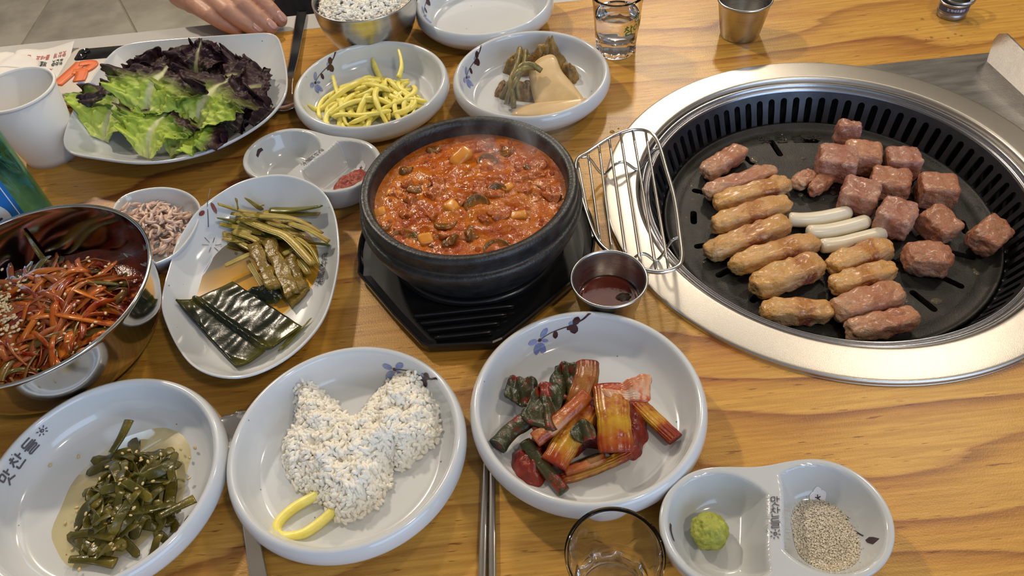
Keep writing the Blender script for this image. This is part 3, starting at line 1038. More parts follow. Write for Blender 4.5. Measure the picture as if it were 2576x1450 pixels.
tr_ = empty('pot_trivet', (*PC, 0), 'black plastic trivet with a ridged grip under the stew pot', 'trivet')
def trivet_poly(rr, grow=0.0):
    pts = []
    base = [(-.1112, .3930), (-.0850, .3505), (-.0650, .3215), (-.0600, .3180), (-.0165, .3150), (-.0100, .3175), (.0100, .3335), (.0430, .3620), (.0560, .3760)]
    for b_ in base: pts.append(np.array(b_))
    a0 = math.atan2(.3760 - PC[1], .0560 - PC[0]); a1 = math.atan2(.3930 - PC[1], -.1112 - PC[0])
    a1 += 2 * PI if a1 < a0 else 0
    for k in range(1, 40):
        a = a0 + (a1 - a0) * k / 40
        pts.append(np.array((PC[0] + .0895 * math.cos(a), PC[1] + .0895 * math.sin(a))))
    c = np.array((-.0228, .395))
    return [tuple(c + (p_ - c) * rr) for p_ in pts]
def stack_poly(levels):
    V, Fc = [], []
    n = None
    for (rr, z) in levels:
        P_ = trivet_poly(rr); n = len(P_)
        V += [(p_[0], p_[1], z) for p_ in P_]
    for k in range(len(levels) - 1):
        for i in range(n):
            j = (i + 1) % n
            Fc.append((k * n + i, k * n + j, (k + 1) * n + j, (k + 1) * n + i))
    Fc.append(tuple(range(n))[::-1]); Fc.append(tuple((len(levels) - 1) * n + i for i in range(n)))
    return V, Fc
mk('tray', stack_poly([(.93, 0), (.985, .003), (1.0, .008), (1.0, .0105), (.985, .0112), (.972, .0095), (.965, .0060), (.90, .0052)]), M['plastic'], tr_, False)
mk('base_ring', lathe(smooth_prof([(.060, .005), (.0655, .0075), (.066, .0085), (.060, .0086), (.0, .0086)], 2), 72, (*PC, 0)), M['plastic'], tr_)
for k in range(4):
    y = .3255 + k * .0070
    hw = .020 + k * .0052
    mk('grip_ridge', rbox((-.036 + .0004 * k, y + .0006, .0078), (2 * hw, .0036, .0055), 4, 5), M['plastic'], tr_)

# --- wire rack
rk = empty('wire_rack', (*px(1600, 520, .004)[:2], .004), 'chromed wire rack with seven bars resting across the grill rim', 'rack')
ZR = .026
RK = [(1452, 402), (1478, 384), (1540, 344), (1596, 326), (1636, 333), (1657, 362), (1676, 425), (1697, 500), (1710, 590), (1715, 648), (1700, 674), (1655, 685), (1600, 672), (1540, 640), (1500, 600), (1470, 520), (1450, 440)]
RP = crom([px(u, v, ZR) for u, v in RK], 8, True)
mk('outer_wire', tube(RP, .0016, n=8, closed=True), M['steel_wire'], rk)
# seven bars run the long way
A = [(1454, 410), (1480, 392), (1507, 368), (1533, 352), (1561, 337), (1592, 330), (1624, 331)]
B = [(1490, 596), (1509, 608), (1540, 637), (1577, 660), (1614, 680), (1652, 687), (1683, 682)]
for (a, b) in zip(A, B):
    pa, pb = px(*a, ZR), px(*b, ZR)
    pts = [pa + (pb - pa) * k / 10 for k in range(11)]
    mk('bar', tube(pts, .0011, n=7), M['steel_wire'], rk)
def legwire(a, b):
    pa, pb = px(*a, ZR - .001), px(*b, ZR - .001)
    d = pb - pa
    L = np.linalg.norm(d[:2])
    pts = [pa, pa + d * .10 + (0, 0, -.002), pa + d * .22 + (0, 0, -.016), pa + d * .30 + (0, 0, -.0195), pa + d * .42 + (0, 0, -.012), pa + d * .5 + (0, 0, -.0095), pa + d * .58 + (0, 0, -.012), pa + d * .70 + (0, 0, -.0192), pa + d * .78 + (0, 0, -.016), pa + d * .90 + (0, 0, -.002), pb]
    return tube(crom(pts, 5), .0012, n=7)
mk('leg_wire', legwire((1462, 396), (1664, 372)), M['steel_wire'], rk)
mk('leg_wire', legwire((1522, 632), (1709, 598)), M['steel_wire'], rk)

# --- shot glasses
def shot_glass(c, label, full):
    e = empty('shot_glass', (*c, 0), label, 'glass', 'soju shot glasses')
    n = 96
    Hh = .058
    out = [(0, .001), (.0165, .0008), (.0178, 0), (.0188, .001), (.0194, .004), (.0199, .010), (.0205, .016), (.0219, .035), (.0238, Hh - .001), (.0236, Hh), (.0226, Hh + .0002), (.0222, Hh - .001), (.0206, .036), (.0190, .0175), (.0178, .0150), (.012, .0135), (0, .013)]
    V, Fc, U = lathe(smooth_prof(out, 2), n, (*c, 0))
    V = np.array(V)
    # ten facets pressed into the thick foot
    for v in V:
        if v[2] < .0165 and v[2] > .0025:
            dx, dy = v[0] - c[0], v[1] - c[1]
            r = math.hypot(dx, dy)
            if r > .0185:
                a = math.atan2(dy, dx)
                q = (a % (2 * PI / 10)) / (2 * PI / 10) - .5
                f = 1 - .085 * (1 - (2 * abs(q)) ** 2)
                v[0] = c[0] + dx * f; v[1] = c[1] + dy * f
    mk('glass_body', (V, Fc), M['glass'], e)
    if full:
        w = [(0, .0134), (.012, .0139), (.0175, .0154), (.0187, .0178), (.0203, .0362), (.0207, .0400), (.0195, .0396), (0, .0394)]
        mk('liquid', lathe(w, 72, (*c, 0)), M['water'], e)
        S = lambda x, y: np.array((c[0] + (.02155 + y * .05) * math.cos(-PI / 2 + .14 + x / .0215), c[1] + (.02155 + y * .05) * math.sin(-PI / 2 + .14 + x / .0215), .026 + y))
        mk('printed_name', strokes([[[q_ + np.array((0, q_[0] * .12)) for q_ in r_] for r_ in rs] for rs in glyphs(['cham', 'i', 'seul'], .0092, .08, .13)], S), M['greenprint'], e)
        mk('printed_name', strokes([[[q_ + np.array((.0095, .0115)) for q_ in r_] for r_ in rs] for rs in glyphs(['cham'], .0085, .08, .11)], S), M['greenprint'], e)
    return e
C_G1, C_G2 = (.1252, .6655), (.0352, .1453)
shot_glass(C_G1, 'shot glass two-thirds full with green lettering', True)
shot_glass(C_G2, 'plain empty shot glass in front of the kimchi bowl', False)

# --- paper cup
C_PC = (-.4028, .5948)
pc = empty('paper_cup', (*C_PC, 0), 'white paper cup standing beside the lettuce plate', 'cup')
ZC = .068
mk('body', lathe([(0, .004), (.0228, .004), (.0232, 0), (.0244, 0), (.0250, .006), (.0262, .012), (.0328, ZC - .002), (.0323, ZC - .002), (.0255, .010), (.0236, .0052), (0, .005)], 80, (*C_PC, 0)), M['paper'], pc)
an = np.linspace(0, 2 * PI, 81)[:-1]
mk('rolled_rim', tube(np.stack([C_PC[0] + .0330 * np.cos(an), C_PC[1] + .0330 * np.sin(an), 0 * an + ZC - .0008], 1), .0014, n=8, closed=True), M['paper'], pc)

# --- bottle
C_BT = (-.3875, .4735)
bt = empty('soju_bottle', (*C_BT, 0), 'turquoise glass bottle with a blue label behind the salad bowl', 'bottle')
mk('glass_body', lathe(smooth_prof([(0, .004), (.022, .003), (.0265, 0), (.0300, .0012), (.0322, .006), (.0325, .015), (.0325, .125), (.0318, .137), (.0285, .150), (.0210, .170), (.0155, .187), (.0138, .205), (.0145, .207), (.0148, .214), (.0130, .2155), (.0110, .214), (.0108, .205), (.0125, .187), (.0180, .170), (.0255, .150), (.0290, .137), (.0297, .125), (.0297, .012), (.0270, .0075), (0, .0085)], 3), 80, (*C_BT, 0)), M['bottle'], bt)
mk('soju', lathe([(0, .0090), (.0268, .0080), (.0293, .0122), (.0293, .085), (0, .085)], 64, (*C_BT, 0)), M['water'], bt)
aL = math.atan2(-C_BT[1], -C_BT[0])
def onb(r): return lambda x, y: np.array((C_BT[0] + r * math.cos(aL + .55 + x / r), C_BT[1] + r * math.sin(aL + .55 + x / r), y))
def lab(x0, x1, y0, y1, r, nu=24):
    S = onb(r)
    return grid(lambda u, v: S(x0 + (x1 - x0) * u, y0 + (y1 - y0) * v), nu, 4)
lb = mk('label', lab(-.078, -.006, .022, .095, .03262, 40), M['label_blue'], bt)
mk('white_line', strokes([ribbon2([(-.0092, .024), (-.0092, .093)], .0008, 8, 2)], onb(.0328)), M['label_white'], lb)
def oval(cx, cy, a, b, r, nr=6, n=40):
    S = onb(r)
    V = [S(cx, cy)]; Fc = []
    for k in range(1, nr + 1):
        for i in range(n):
            t = 2 * PI * i / n
            V.append(S(cx + a * k / nr * math.cos(t), cy + b * k / nr * math.sin(t)))
    for i in range(n): Fc.append((0, 1 + i, 1 + (i + 1) % n))
    for k in range(nr - 1):
        for i in range(n):
            j = (i + 1) % n
            Fc.append((1 + k * n + i, 1 + (k + 1) * n + i, 1 + (k + 1) * n + j, 1 + k * n + j))
    return np.array(V), Fc
mk('oval_emblem', oval(-.0335, .052, .019, .019, .0329), M['label_white'], lb)
mk('emblem_mark', strokes(glyphs(['i', 'seul'], .011, .1, .16), lambda x, y: onb(.0331)(x - .0435, y + .046)), M['label_navy'], lb)

# --- bottle cap lying open
C_CAP = (.4530, .6655)
cp = empty('bottle_cap', (*C_CAP, 0), 'opened metal screw cap lying on the table', 'cap')
mk('skirt', lathe(smooth_prof([(0, .001), (.0118, .0009), (.0128, 0), (.0134, .001), (.0136, .0045), (.0131, .0052), (.0131, .0062), (.0137, .0068), (.0137, .0135), (.0140, .0145), (.0134, .0149), (.0129, .0145), (.0129, .003), (.0120, .0018), (0, .0017)], 2), 56, (*C_CAP, 0)), M['cap'], cp)
mk('liner', lathe([(0, .0024), (.0127, .0024), (.0127, .0019), (0, .0019)], 40, (*C_CAP, 0)), M['cap_in'], cp)
an = np.linspace(0, 2 * PI, 49)[:-1]
rgp = np.stack([C_CAP[0] + .006 + .0137 * np.cos(an), C_CAP[1] + .004 + .0137 * np.sin(an), .0164 + .0026 * np.cos(an - .8)], 1)
mk('tear_ring', tube(rgp, .0009, .0026, n=6, closed=True), M['cap'], cp)
Scap = lambda x, y: np.array((C_CAP[0] + .01395 * math.cos(-1.75 + x / .0139), C_CAP[1] + .01395 * math.sin(-1.75 + x / .0139), .0088 + y))
mk('printed_band', grid(lambda u, v: Scap(-.020 + .040 * u, -.0012 + .0055 * v), 28, 1), M['cap_print'], cp)
Scw = lambda x, y: np.array((C_CAP[0] + .01410 * math.cos(-1.75 + x / .0139), C_CAP[1] + .01410 * math.sin(-1.75 + x / .0139), .0098 + y))
mk('printed_letters', strokes(glyphs(['it', 'ge', 'se', 'yo', 'deul', 'chan'], .0024, .18, .14), lambda x, y: Scw(x - .010, y)), M['cap_white'], cp)

# --- cutlery
def spoon(path_px, label, head_at_start=True):
    pts = crom(path_px, 8)
    m = len(pts)
    t = np.linspace(0, 1, m)
    rx = np.interp(t, [0, .05, .12, .2, .26, .32, .6, .95, 1.0], [.004, .0135, .0185, .0165, .009, .0038, .0035, .0052, .0040])
    ry = np.interp(t, [0, .2, .3, 1], [.0011, .0012, .0016, .0012])
    v, f, u = tube(pts, rx, ry, n=12, power=2.6)
    return v, f, u
def spoon_path(head, tip, z=.002, ztip=.006):
    h, t_ = np.array(head), np.array(tip)
    d = t_ - h
    return [np.array((*(h + d * q), zz)) for q, zz in ((0, .0075), (.10, .0035), (.16, .0035), (.22, .0060), (.30, .0070), (.5, .0045), (.75, .0035), (1.0, ztip))]
def spoon_mesh(path):
    P = crom(path, 6)
    m = len(P); t = np.linspace(0, 1, m)
    rx = np.interp(t, [0, .02, .06, .12, .18, .23, .27, .6, .96, 1.0], [.004, .010, .0160, .0180, .0140, .0065, .0036, .0038, .0056, .0040])
    V, Fc, U = [], [], []
    na = 13
    d = P[-1] - P[0]; d[2] = 0; d /= np.linalg.norm(d)
    s = np.array((d[1], -d[0], 0))
    for i in range(m):
        dish = .0042 if t[i] < .24 else 0
        for k in range(na):
            q = -1 + 2 * k / (na - 1)
            V.append(P[i] + s * q * rx[i] + np.array((0, 0, dish * min(1, (rx[i] / .018)) * (q * q - .6))))
            U.append((k / (na - 1), t[i]))
    for i in range(m - 1):
        for k in range(na - 1):
            a = i * na + k
            Fc.append((a, a + 1, a + na + 1, a + na))
    return thick((np.array(V), Fc, U), .0014)
tag(mk('spoon', spoon_mesh(spoon_path((-.1912, .612), (-.1955, .803), ztip=.0022)), M['steel_mirror']), 'steel spoon lying between the lettuce plate and the radish bowl', 'spoon', 'steel spoons')
tag(mk('spoon', spoon_mesh(spoon_path((-.1872, .283), (-.1330, .098), ztip=.0022)), M['steel_mirror']), 'steel spoon lying partly under the torn rice bowl', 'spoon', 'steel spoons')
for (a, b) in (((1222, 1120), (1213, 1462)), ((1238, 1120), (1239, 1462))):
    pa, pb = px(*a, .0022), px(*b, .0022)
    d = pb - pa
    pts = [pa + d * (-.25 + 3.0 * k / 14) for k in range(15)]
    tag(mk('chopstick', tube(pts, np.linspace(.0017, .0030, 15), np.linspace(.0014, .0021, 15), n=8, power=4), M['steel_mirror']), 'flat steel chopstick between the rice bowl and the kimchi bowl', 'chopstick', 'pair of steel chopsticks')

# --- folding phone, printed slip and napkin
def rrect(cx, cy, w, h, r, a, z0, z1, bev=.0012):
    def ring(w_, h_, r_, z):
        o = []
        for sx, sy, b0 in ((1, 1, 0), (-1, 1, PI / 2), (-1, -1, PI), (1, -1, 1.5 * PI)):
            for k in range(7):
                t = b0 + PI / 2 * k / 6
                x, y = sx * (w_ / 2 - r_) + r_ * math.cos(t), sy * (h_ / 2 - r_) + r_ * math.sin(t)
                X, Y = rot2(x, y, a)
                o.append((cx + X, cy + Y, z))
        return o
    rows = [ring(w - 2 * bev, h - 2 * bev, r, z0), ring(w, h, r, z0 + bev), ring(w, h, r, z1 - bev), ring(w - 2 * bev, h - 2 * bev, r, z1)]
    n = len(rows[0]); V = [p_ for r_ in rows for p_ in r_]
    Fc = [tuple(range(n))[::-1], tuple(range(3 * n, 4 * n))]
    for k in range(3):
        for i in range(n): Fc.append((k * n + i, k * n + (i + 1) % n, (k + 1) * n + (i + 1) % n, (k + 1) * n + i))
    return V, Fc
PHC = (-.3895, .7070); PHA = math.radians(-2)
ph = empty('folding_phone', (*PHC, 0), 'folded cream phone with an orange letter R on its back', 'phone')
mk('lower_half', rrect(*PHC, .072, .083, .008, PHA, .0002, .0068), M['phone_edge'], ph)
upk = mk('upper_half', rrect(*PHC, .072, .083, .008, PHA, .0078, .0150), M['phone'], ph)
hx, hy = rot2(0, -.0425, PHA)
mk('hinge', tube([(PHC[0] + hx + q * .033, PHC[1] + hy + q * .033 * math.tan(PHA), .0074) for q in (-1, -.5, 0, .5, 1)], .0058, n=14), M['phone_edge'], ph)
def onphone(z): return lambda x, y: np.array((PHC[0] + rot2(x, y, PHA)[0], PHC[1] + rot2(x, y, PHA)[1], z))
cx_, cy_ = rot2(.002, .0275, PHA)
cs = mk('camera_panel', rrect(PHC[0] + cx_, PHC[1] + cy_, .060, .021, .004, PHA, .0149, .0157, .0002), M['phone_glass'], ph)
for k in (0, 1):
    qx, qy = rot2(-.0205, .0325 - .0105 * k, PHA)
    ln = mk('camera_lens', lathe([(0, .0155), (.0044, .0155), (.0046, .0166), (.0040, .0168), (.0034, .0163), (0, .0162)], 28, (PHC[0] + qx, PHC[1] + qy, 0)), M['phone_glass'], ph)
R_ = [ribbon2([(-.0300, -.0255), (-.0235, -.008), (-.0175, .0115)], .0125, 6, 4), ribbon2([(-.0185, .0085), (-.0085, .0095), (-.0035, .0060), (-.0060, -.0015), (-.0140, -.0050), (-.0205, -.0055)], .0092, 6, 4), ribbon2([(-.0115, -.004), (-.0095, -.0140), (-.0090, -.0225)], .0118, 6, 4)]
mk('letter_sticker', join([thick(strokes([r_], onphone(.0156 + .00012 * k_)), .0010) for k_, r_ in enumerate(R_)]), M['orange'], ph)

# slip of paper with three printed lines, edges curling
SL = [px(u, v, .004) for u, v in ((40, 128), (191, 108), (150, 240), (-10, 215))]
def slip(u, v):
    a = SL[0] + (SL[1] - SL[0]) * u; b_ = SL[3] + (SL[2] - SL[3]) * u
    p_ = b_ + (a - b_) * v
    z = .0012 + .007 * max(0, u - .55) ** 2 * v * 3 + .003 * (1 - u) * v * (.5 + .5 * math.sin(u * 9)) + .0015 * abs(math.sin(3 * u + 2 * v))
    return np.array((p_[0], p_[1], z))
sp_ = empty('paper_slip', (*((SL[0] + SL[2]) / 2)[:2], 0), 'white paper slip with red and black Korean print beside the phone', 'paper')
mk('sheet', thick(grid(slip, 24, 16), .0002), M['paper'], sp_)
def onslip(u0, v0, du, dv):
    def f(x, y):
        q = slip(u0 - x * du, v0 - y * dv)
        return q + np.array((0, 0, .0006))
    return f
L1 = ['mat', 'it', 'ge', None, 'deul', 'se', 'yo', None, 'chan', 'i']
L2 = ['it', 'chan', 'mat', None, 'ge', 'deul', None, 'seul', 'i', 'mat', 'yo']
L3 = ['mat', 'it', 'ge', 'deul', 'se', 'yo']
mk('red_print', strokes(glyphs(L1, 1, .12, .13), onslip(.90, .83, .066, .10)), M['redprint'], sp_)
mk('black_print', strokes(glyphs(L2, 1, .12, .15), onslip(.88, .68, .060, .11)), M['blackprint'], sp_)
mk('red_print', strokes(glyphs(L3, 1, .12, .13), onslip(.74, .52, .060, .10)), M['redprint'], sp_)

# crumpled white napkin behind the paper cup
NP = px(-52, 178, .01)
def napkin(u, v):
    a = 2 * PI * u
    rr = .046 * v * (1 + .10 * n3(math.cos(a) * 1.5, math.sin(a) * 1.5, 3))
    x, y = rr * math.cos(a) * 1.25, rr * math.sin(a)
    z = .012 + .010 * n3(x * 45, y * 45, 7) * (1 - .3 * v) - .010 * v ** 3
    return np.array((NP[0] + x, NP[1] + y, max(z, .0006)))
tag(mk('napkin', thick(grid(napkin, 48, 14), .0004), M['paper']), 'crumpled plain white napkin behind the paper cup', 'napkin')
# ------------------------------------------------------------------ food
random.seed(7)
RND = random.Random(11)

# --- lettuce
def leaf_material(name, stops, rib):
    m, n, l, b = nmat(name)
    co = coords(n)
    uvn = n.new('ShaderNodeUVMap')
    sep = n.new('ShaderNodeSeparateXYZ'); l.new(uvn.outputs[0], sep.inputs[0])
    t = texnoise(n, l, co, 70, 4, .6)
    ax = n.new('ShaderNodeMath'); ax.operation = 'SUBTRACT'; ax.inputs[1].default_value = .5; l.new(sep.outputs[0], ax.inputs[0])
    ab = n.new('ShaderNodeMath'); ab.operation = 'ABSOLUTE'; l.new(ax.outputs[0], ab.inputs[0])
    # maturity: towards the tip and the margins
    m1 = n.new('ShaderNodeMath'); m1.operation = 'MULTIPLY_ADD'; m1.inputs[1].default_value = .42
    l.new(ab.outputs[0], m1.inputs[0]); l.new(sep.outputs[1], m1.inputs[2])
    m2 = n.new('ShaderNodeMath'); m2.operation = 'MULTIPLY_ADD'; m2.inputs[1].default_value = .40
    l.new(t.outputs['Fac'], m2.inputs[0]); l.new(m1.outputs[0], m2.inputs[2])
    m3 = n.new('ShaderNodeMath'); m3.operation = 'SUBTRACT'; m3.inputs[1].default_value = .24; l.new(m2.outputs[0], m3.inputs[0])
    r = ramp(n, stops); l.new(m3.outputs[0], r.inputs[0])
    # pale midrib and side veins
    w = n.new('ShaderNodeMath'); w.operation = 'MULTIPLY_ADD'; w.inputs[1].default_value = .055; w.inputs[2].default_value = -.050
    l.new(sep.outputs[1], w.inputs[0])
    ad = n.new('ShaderNodeMath'); ad.operation = 'ADD'; l.new(ab.outputs[0], ad.inputs[0]); l.new(w.outputs[0], ad.inputs[1])
    rr = ramp(n, [(.0, (1, 1, 1)), (.03, (0, 0, 0))]); l.new(ad.outputs[0], rr.inputs[0])
    sv = n.new('ShaderNodeMath'); sv.operation = 'MULTIPLY_ADD'; sv.inputs[1].default_value = -1.1; l.new(ab.outputs[0], sv.inputs[0]); l.new(sep.outputs[1], sv.inputs[2])
    s5 = n.new('ShaderNodeMath'); s5.operation = 'MULTIPLY'; s5.inputs[1].default_value = 9.0; l.new(sv.outputs[0], s5.inputs[0])
    s6 = n.new('ShaderNodeMath'); s6.operation = 'FRACT'; l.new(s5.outputs[0], s6.inputs[0])
    rv = ramp(n, [(.0, (.5, .5, .5)), (.10, (0, 0, 0))]); l.new(s6.outputs[0], rv.inputs[0])
    cv = mixc(n, l, rv.outputs[0], r.outputs[0], rib)
    fd = n.new('ShaderNodeMath'); fd.operation = 'LESS_THAN'; fd.inputs[1].default_value = .62; l.new(m3.outputs[0], fd.inputs[0])
    cw = mixc(n, l, fd.outputs[0], r.outputs[0], cv)
    c = mixc(n, l, rr.outputs[0], cw, rib)
    l.new(c, b.inputs['Base Color'])
    setp(b, rough=.50, spec=.25)
    v = n.new('ShaderNodeTexVoronoi'); v.inputs['Scale'].default_value = 210; l.new(co, v.inputs['Vector'])
    bump(n, l, b, v.outputs['Distance'], .45, .0010)
    return m
GREEN = [(.0, (.64, .67, .28)), (.22, (.54, .63, .13)), (.50, (.41, .53, .06)), (.76, (.17, .27, .03)), (.88, (.060, .035, .022)), (1.0, (.035, .012, .018))]
MIXED = [(.0, (.48, .55, .18)), (.20, (.28, .45, .05)), (.40, (.13, .25, .03)), (.58, (.055, .045, .025)), (.75, (.030, .012, .018)), (1.0, (.018, .007, .012))]
DARK = [(.0, (.30, .38, .10)), (.20, (.11, .18, .03)), (.38, (.050, .040, .024)), (.56, (.034, .012, .016)), (1.0, (.024, .007, .011))]
M['leaf_green'] = leaf_material('green_lettuce', GREEN, (.58, .60, .32))
M['leaf_mixed'] = leaf_material('red_tipped_lettuce', MIXED, (.55, .57, .30))
M['leaf_dark'] = leaf_material('dark_red_lettuce', DARK, (.30, .28, .14))

def lettuce(base, tip, width, z0, z1, mat, seed, label, arch=.012, ruff=.0075):
    b0, t0 = px(*base, z0), px(*tip, z1)
    d = t0 - b0
    L = np.linalg.norm(d)
    d /= L
    s = np.cross(d, np.array((0, 0, 1.0))); s /= np.linalg.norm(s)
    w_ = np.cross(s, d)
    def f(u, v):
        q = 2 * u - 1
        wd = width * (.20 + .95 * math.sin(min(1, v * 1.08) * PI * .62) ** 1.2) * (1 - .28 * max(0, v - .75) / .25)
        jag = 1 + .16 * n3(v * 9 + seed, q * 2, seed) + .10 * n3(v * 30, seed, q * 1.5)
        tipj = 1 + .09 * n3(q * 3, seed, 1) + .06 * n3(q * 11, seed, 5)
        x = q * wd / 2 * jag
        y = v * L * tipj * (1 - .10 * q * q * v)
        aq = abs(q)
        edge = aq ** 1.7 * (.35 + .65 * v) + max(0, v - .72) * .9
        z = arch * math.sin(v * PI) + ruff * edge * (math.sin(v * 15 + seed * 5 + q * 2.6) + .5 * math.sin(v * 29 + q * 9 + seed)) + ruff * 1.1 * edge * n3(x * 75, y * 75, seed)
        z += (.0030 * n3(x * 130, y * 130, seed + 4) + .0022 * n3(x * 290, y * 290, seed + 2)) * min(1, aq * 4) - .0022 * math.exp(-(q * 7) ** 2)
        z += .010 * aq ** 2 * (.6 if v < .6 else .2)
        p_ = b0 + d * y + s * x + w_ * z
        zz = lp_z(p_[0], p_[1]) + .0012
        if p_[2] < zz: p_[2] = zz + .0006 * math.sin(x * 900)
        return p_
    return tag(mk('lettuce_leaf', thick(grid(f, 56, 76), .0006), mat), label, 'lettuce', 'lettuce leaves on the three-cornered plate')

M['leaf_half'] = leaf_material('half_red_lettuce', [(.0, (.64, .66, .28)), (.25, (.52, .62, .12)), (.52, (.38, .50, .055)), (.70, (.13, .16, .028)), (.86, (.045, .020, .020)), (1.0, (.025, .009, .014))], (.58, .60, .32))
H_ = M['leaf_half']
G_, X_, D_ = M['leaf_green'], M['leaf_mixed'], M['leaf_dark']
lettuce((470, 245), (300, 182), .070, .012, .036, D_, 2.2, 'dark red leaf curling against the far left rim of its plate', .008)
lettuce((480, 245), (408, 160), .075, .014, .040, D_, 5.1, 'dark red leaf in the middle of the back of the lettuce heap', .008)
lettuce((500, 230), (506, 100), .046, .018, .050, D_, 8.7, 'tallest dark red leaf standing up at the back of the lettuce', .008)
lettuce((510, 255), (612, 176), .072, .014, .038, D_, 3.4, 'dark red leaf leaning toward the spoon side of the plate', .008)
lettuce((510, 290), (682, 205), .080, .012, .032, D_, 9.9, 'dark red leaf at the plate edge nearest the spoon', .008)
lettuce((520, 335), (680, 262), .070, .010, .024, X_, 1.3, 'dull green leaf tucked under the heap above the twin dish')
lettuce((350, 300), (275, 205), .060, .016, .034, X_, 6.2, 'red-tipped leaf on the cup side of the lettuce heap')
lettuce((262, 356), (330, 225), .092, .014, .036, G_, 4.5, 'bright green leaf with pale rib lying nearest the paper cup', .010, .006)
lettuce((370, 398), (430, 275), .080, .016, .038, G_, 7.7, 'bright green leaf reaching over the front rim of the plate', .010, .006)
lettuce((432, 398), (560, 300), .072, .015, .034, G_, 2.9, 'small bright green leaf at the front beside the larger one', .010, .006)
lettuce((372, 300), (418, 172), .100, .030, .056, H_, 12.4, 'red-tipped green leaf with a broad pale rib on top of the heap', .010, .0065)
lettuce((488, 335), (570, 195), .105, .028, .052, H_, 15.8, 'widest red-tipped green leaf on top of the heap toward the stew', .010, .0065)

# --- yellow pickled radish strips
M['radish'] = mottled('yellow_pickled_radish', (.84, .72, .12), (.92, .82, .24), 160, .36, .0002, 500, rnd=.05, sss=.25, sssr=(.8, .6, .1), ssss=.004)
def strand(c, zfun, R0, L, r, rnd, q, bend=1.0, ry=None, power=3.2, m=16, n=6, zmax=None, taper=True, center=None, wob=.002):
    """one limp strip lying in a heap: q = 0 at the bottom, 1 on top"""
    cx, cy = center if center is not None else c
    a = rnd.uniform(0, 2 * PI); rr = R0 * math.sqrt(rnd.random()) * .8
    p_ = np.array((cx + rr * math.cos(a), cy + rr * math.sin(a)))
    th = rnd.uniform(0, 2 * PI)
    k0 = rnd.uniform(-1, 1) * bend
    k1 = rnd.uniform(-1, 1) * bend
    pts = []
    st = L / m
    th -= (k0) * L * 18 / 2
    p_ = p_ - np.array((math.cos(th), math.sin(th))) * L / 2
    ph = rnd.uniform(0, 6)
    for i in range(m + 1):
        t = i / m
        d = math.hypot(p_[0] - cx, p_[1] - cy)
        if d > R0:                                  # stay in the heap: turn inwards
            ti = math.atan2(cy - p_[1], cx - p_[0])
            dlt = (ti - th + PI) % (2 * PI) - PI
            th += dlt * .25
        z = zfun(p_[0], p_[1], q) + wob * math.sin(t * 7 + ph)
        pts.append((p_[0], p_[1], z))
        th += (k0 * (1 - t) + k1 * t) * 40 * st
        p_ = p_ + np.array((math.cos(th), math.sin(th))) * st
    pts = np.array(pts)
    t = np.linspace(0, 1, m + 1)
    rad = r * (np.minimum(1, np.minimum(t, 1 - t) * 8 + .45) if taper else np.ones(m + 1))
    return tube(pts, rad, rad * (ry or 1), n=n, power=power, twist=rnd.uniform(-2, 2))

def floor_bowl(c):
    return lambda x, y: float(np.interp(math.hypot(x - c[0], y - c[1]), [0, .049, .0545, .0582, .0612, .063], [.0058, .0062, .0070, .0095, .0145, .021]))
fz = floor_bowl(C_RAD)
RCc = px(935, 255, .012)[:2]
def rz(x, y, q):
    d = math.hypot((x - RCc[0]) / .047, (y - RCc[1]) / .038)
    return fz(x, y) + .0024 + q * .017 * max(0, 1 - d * d)
r1 = random.Random(3)
for k in range(46):
    v = strand(C_RAD, rz, .036, r1.uniform(.045, .085), r1.uniform(.0021, .0028), r1, k / 45, 1.7, ry=.75, center=RCc)
    tag(mk('radish_strip', v, M['radish']), 'yellow pickled radish strip in the tangled heap', 'radish', 'strips of yellow pickled radish')
p0 = [px(1003, 195, .020), px(1010, 170, .024), px(1008, 145, .0265), px(1002, 125, .029)]
tag(mk('radish_strip', tube(crom(p0, 5), np.linspace(.0024, .0012, 16), n=6, power=3), M['radish']), 'yellow pickled radish strip standing up against the bowl wall', 'radish', 'strips of yellow pickled radish')
p0 = [px(860, 268, .012), px(846, 225, .015), px(838, 192, .017)]
tag(mk('radish_strip', tube(crom(p0, 5), np.linspace(.0026, .0016, 11), n=6, power=3), M['radish']), 'yellow pickled radish strip reaching toward the painted flower', 'radish', 'strips of yellow pickled radish')
p0 = [px(800, 1245, .009), px(745, 1275, .0085), px(705, 1310, .0085), px(697, 1338, .0085), px(715, 1352, .0082), px(760, 1345, .0082), px(800, 1320, .0085), px(840, 1285, .0095)]
tag(mk('radish_strip', tube(crom(p0, 6), .0028, n=8, power=3), M['radish']), 'single yellow radish loop beside the torn rice', 'radish')

# --- pickled greens and radish slices
M['greens_stem'] = mottled('olive_pickled_stem', (.10, .075, .020), (.26, .20, .055), 90, .35, .0006, 260, c3=(.36, .27, .10), rnd=.15)
M['greens_leaf'] = mottled('brown_pickled_leaf', (.14, .075, .018), (.38, .23, .055), 110, .42, .0030, 260, c3=(.50, .32, .10))
M['soy_radish'] = mottled('soy_pickled_radish', (.62, .43, .21), (.70, .52, .28), 60, .25, .0001, 200, sss=.2, sssr=(.6, .4, .2), ssss=.004)
gz = floor_bowl(C_GRN)
def crumple(c, rx, ry, h, seed, n=26):
    def f(u, v):
        a = 2 * PI * u
        r = v
        x, y = r * rx * math.cos(a), r * ry * math.sin(a)
        q = 1 + .22 * n3(math.cos(a) * 2.2 + seed, math.sin(a) * 2.2, seed)
        x *= q; y *= q
        z = h * (1 - r ** 2.2) * (1 + .45 * n3(x * 110 + seed, y * 110, seed) + .22 * n3(x * 300, y * 300, seed))
        return np.array((c[0] + x, c[1] + y, c[2] + max(z, -.0005)))
    return grid(f, n * 2, n // 2)
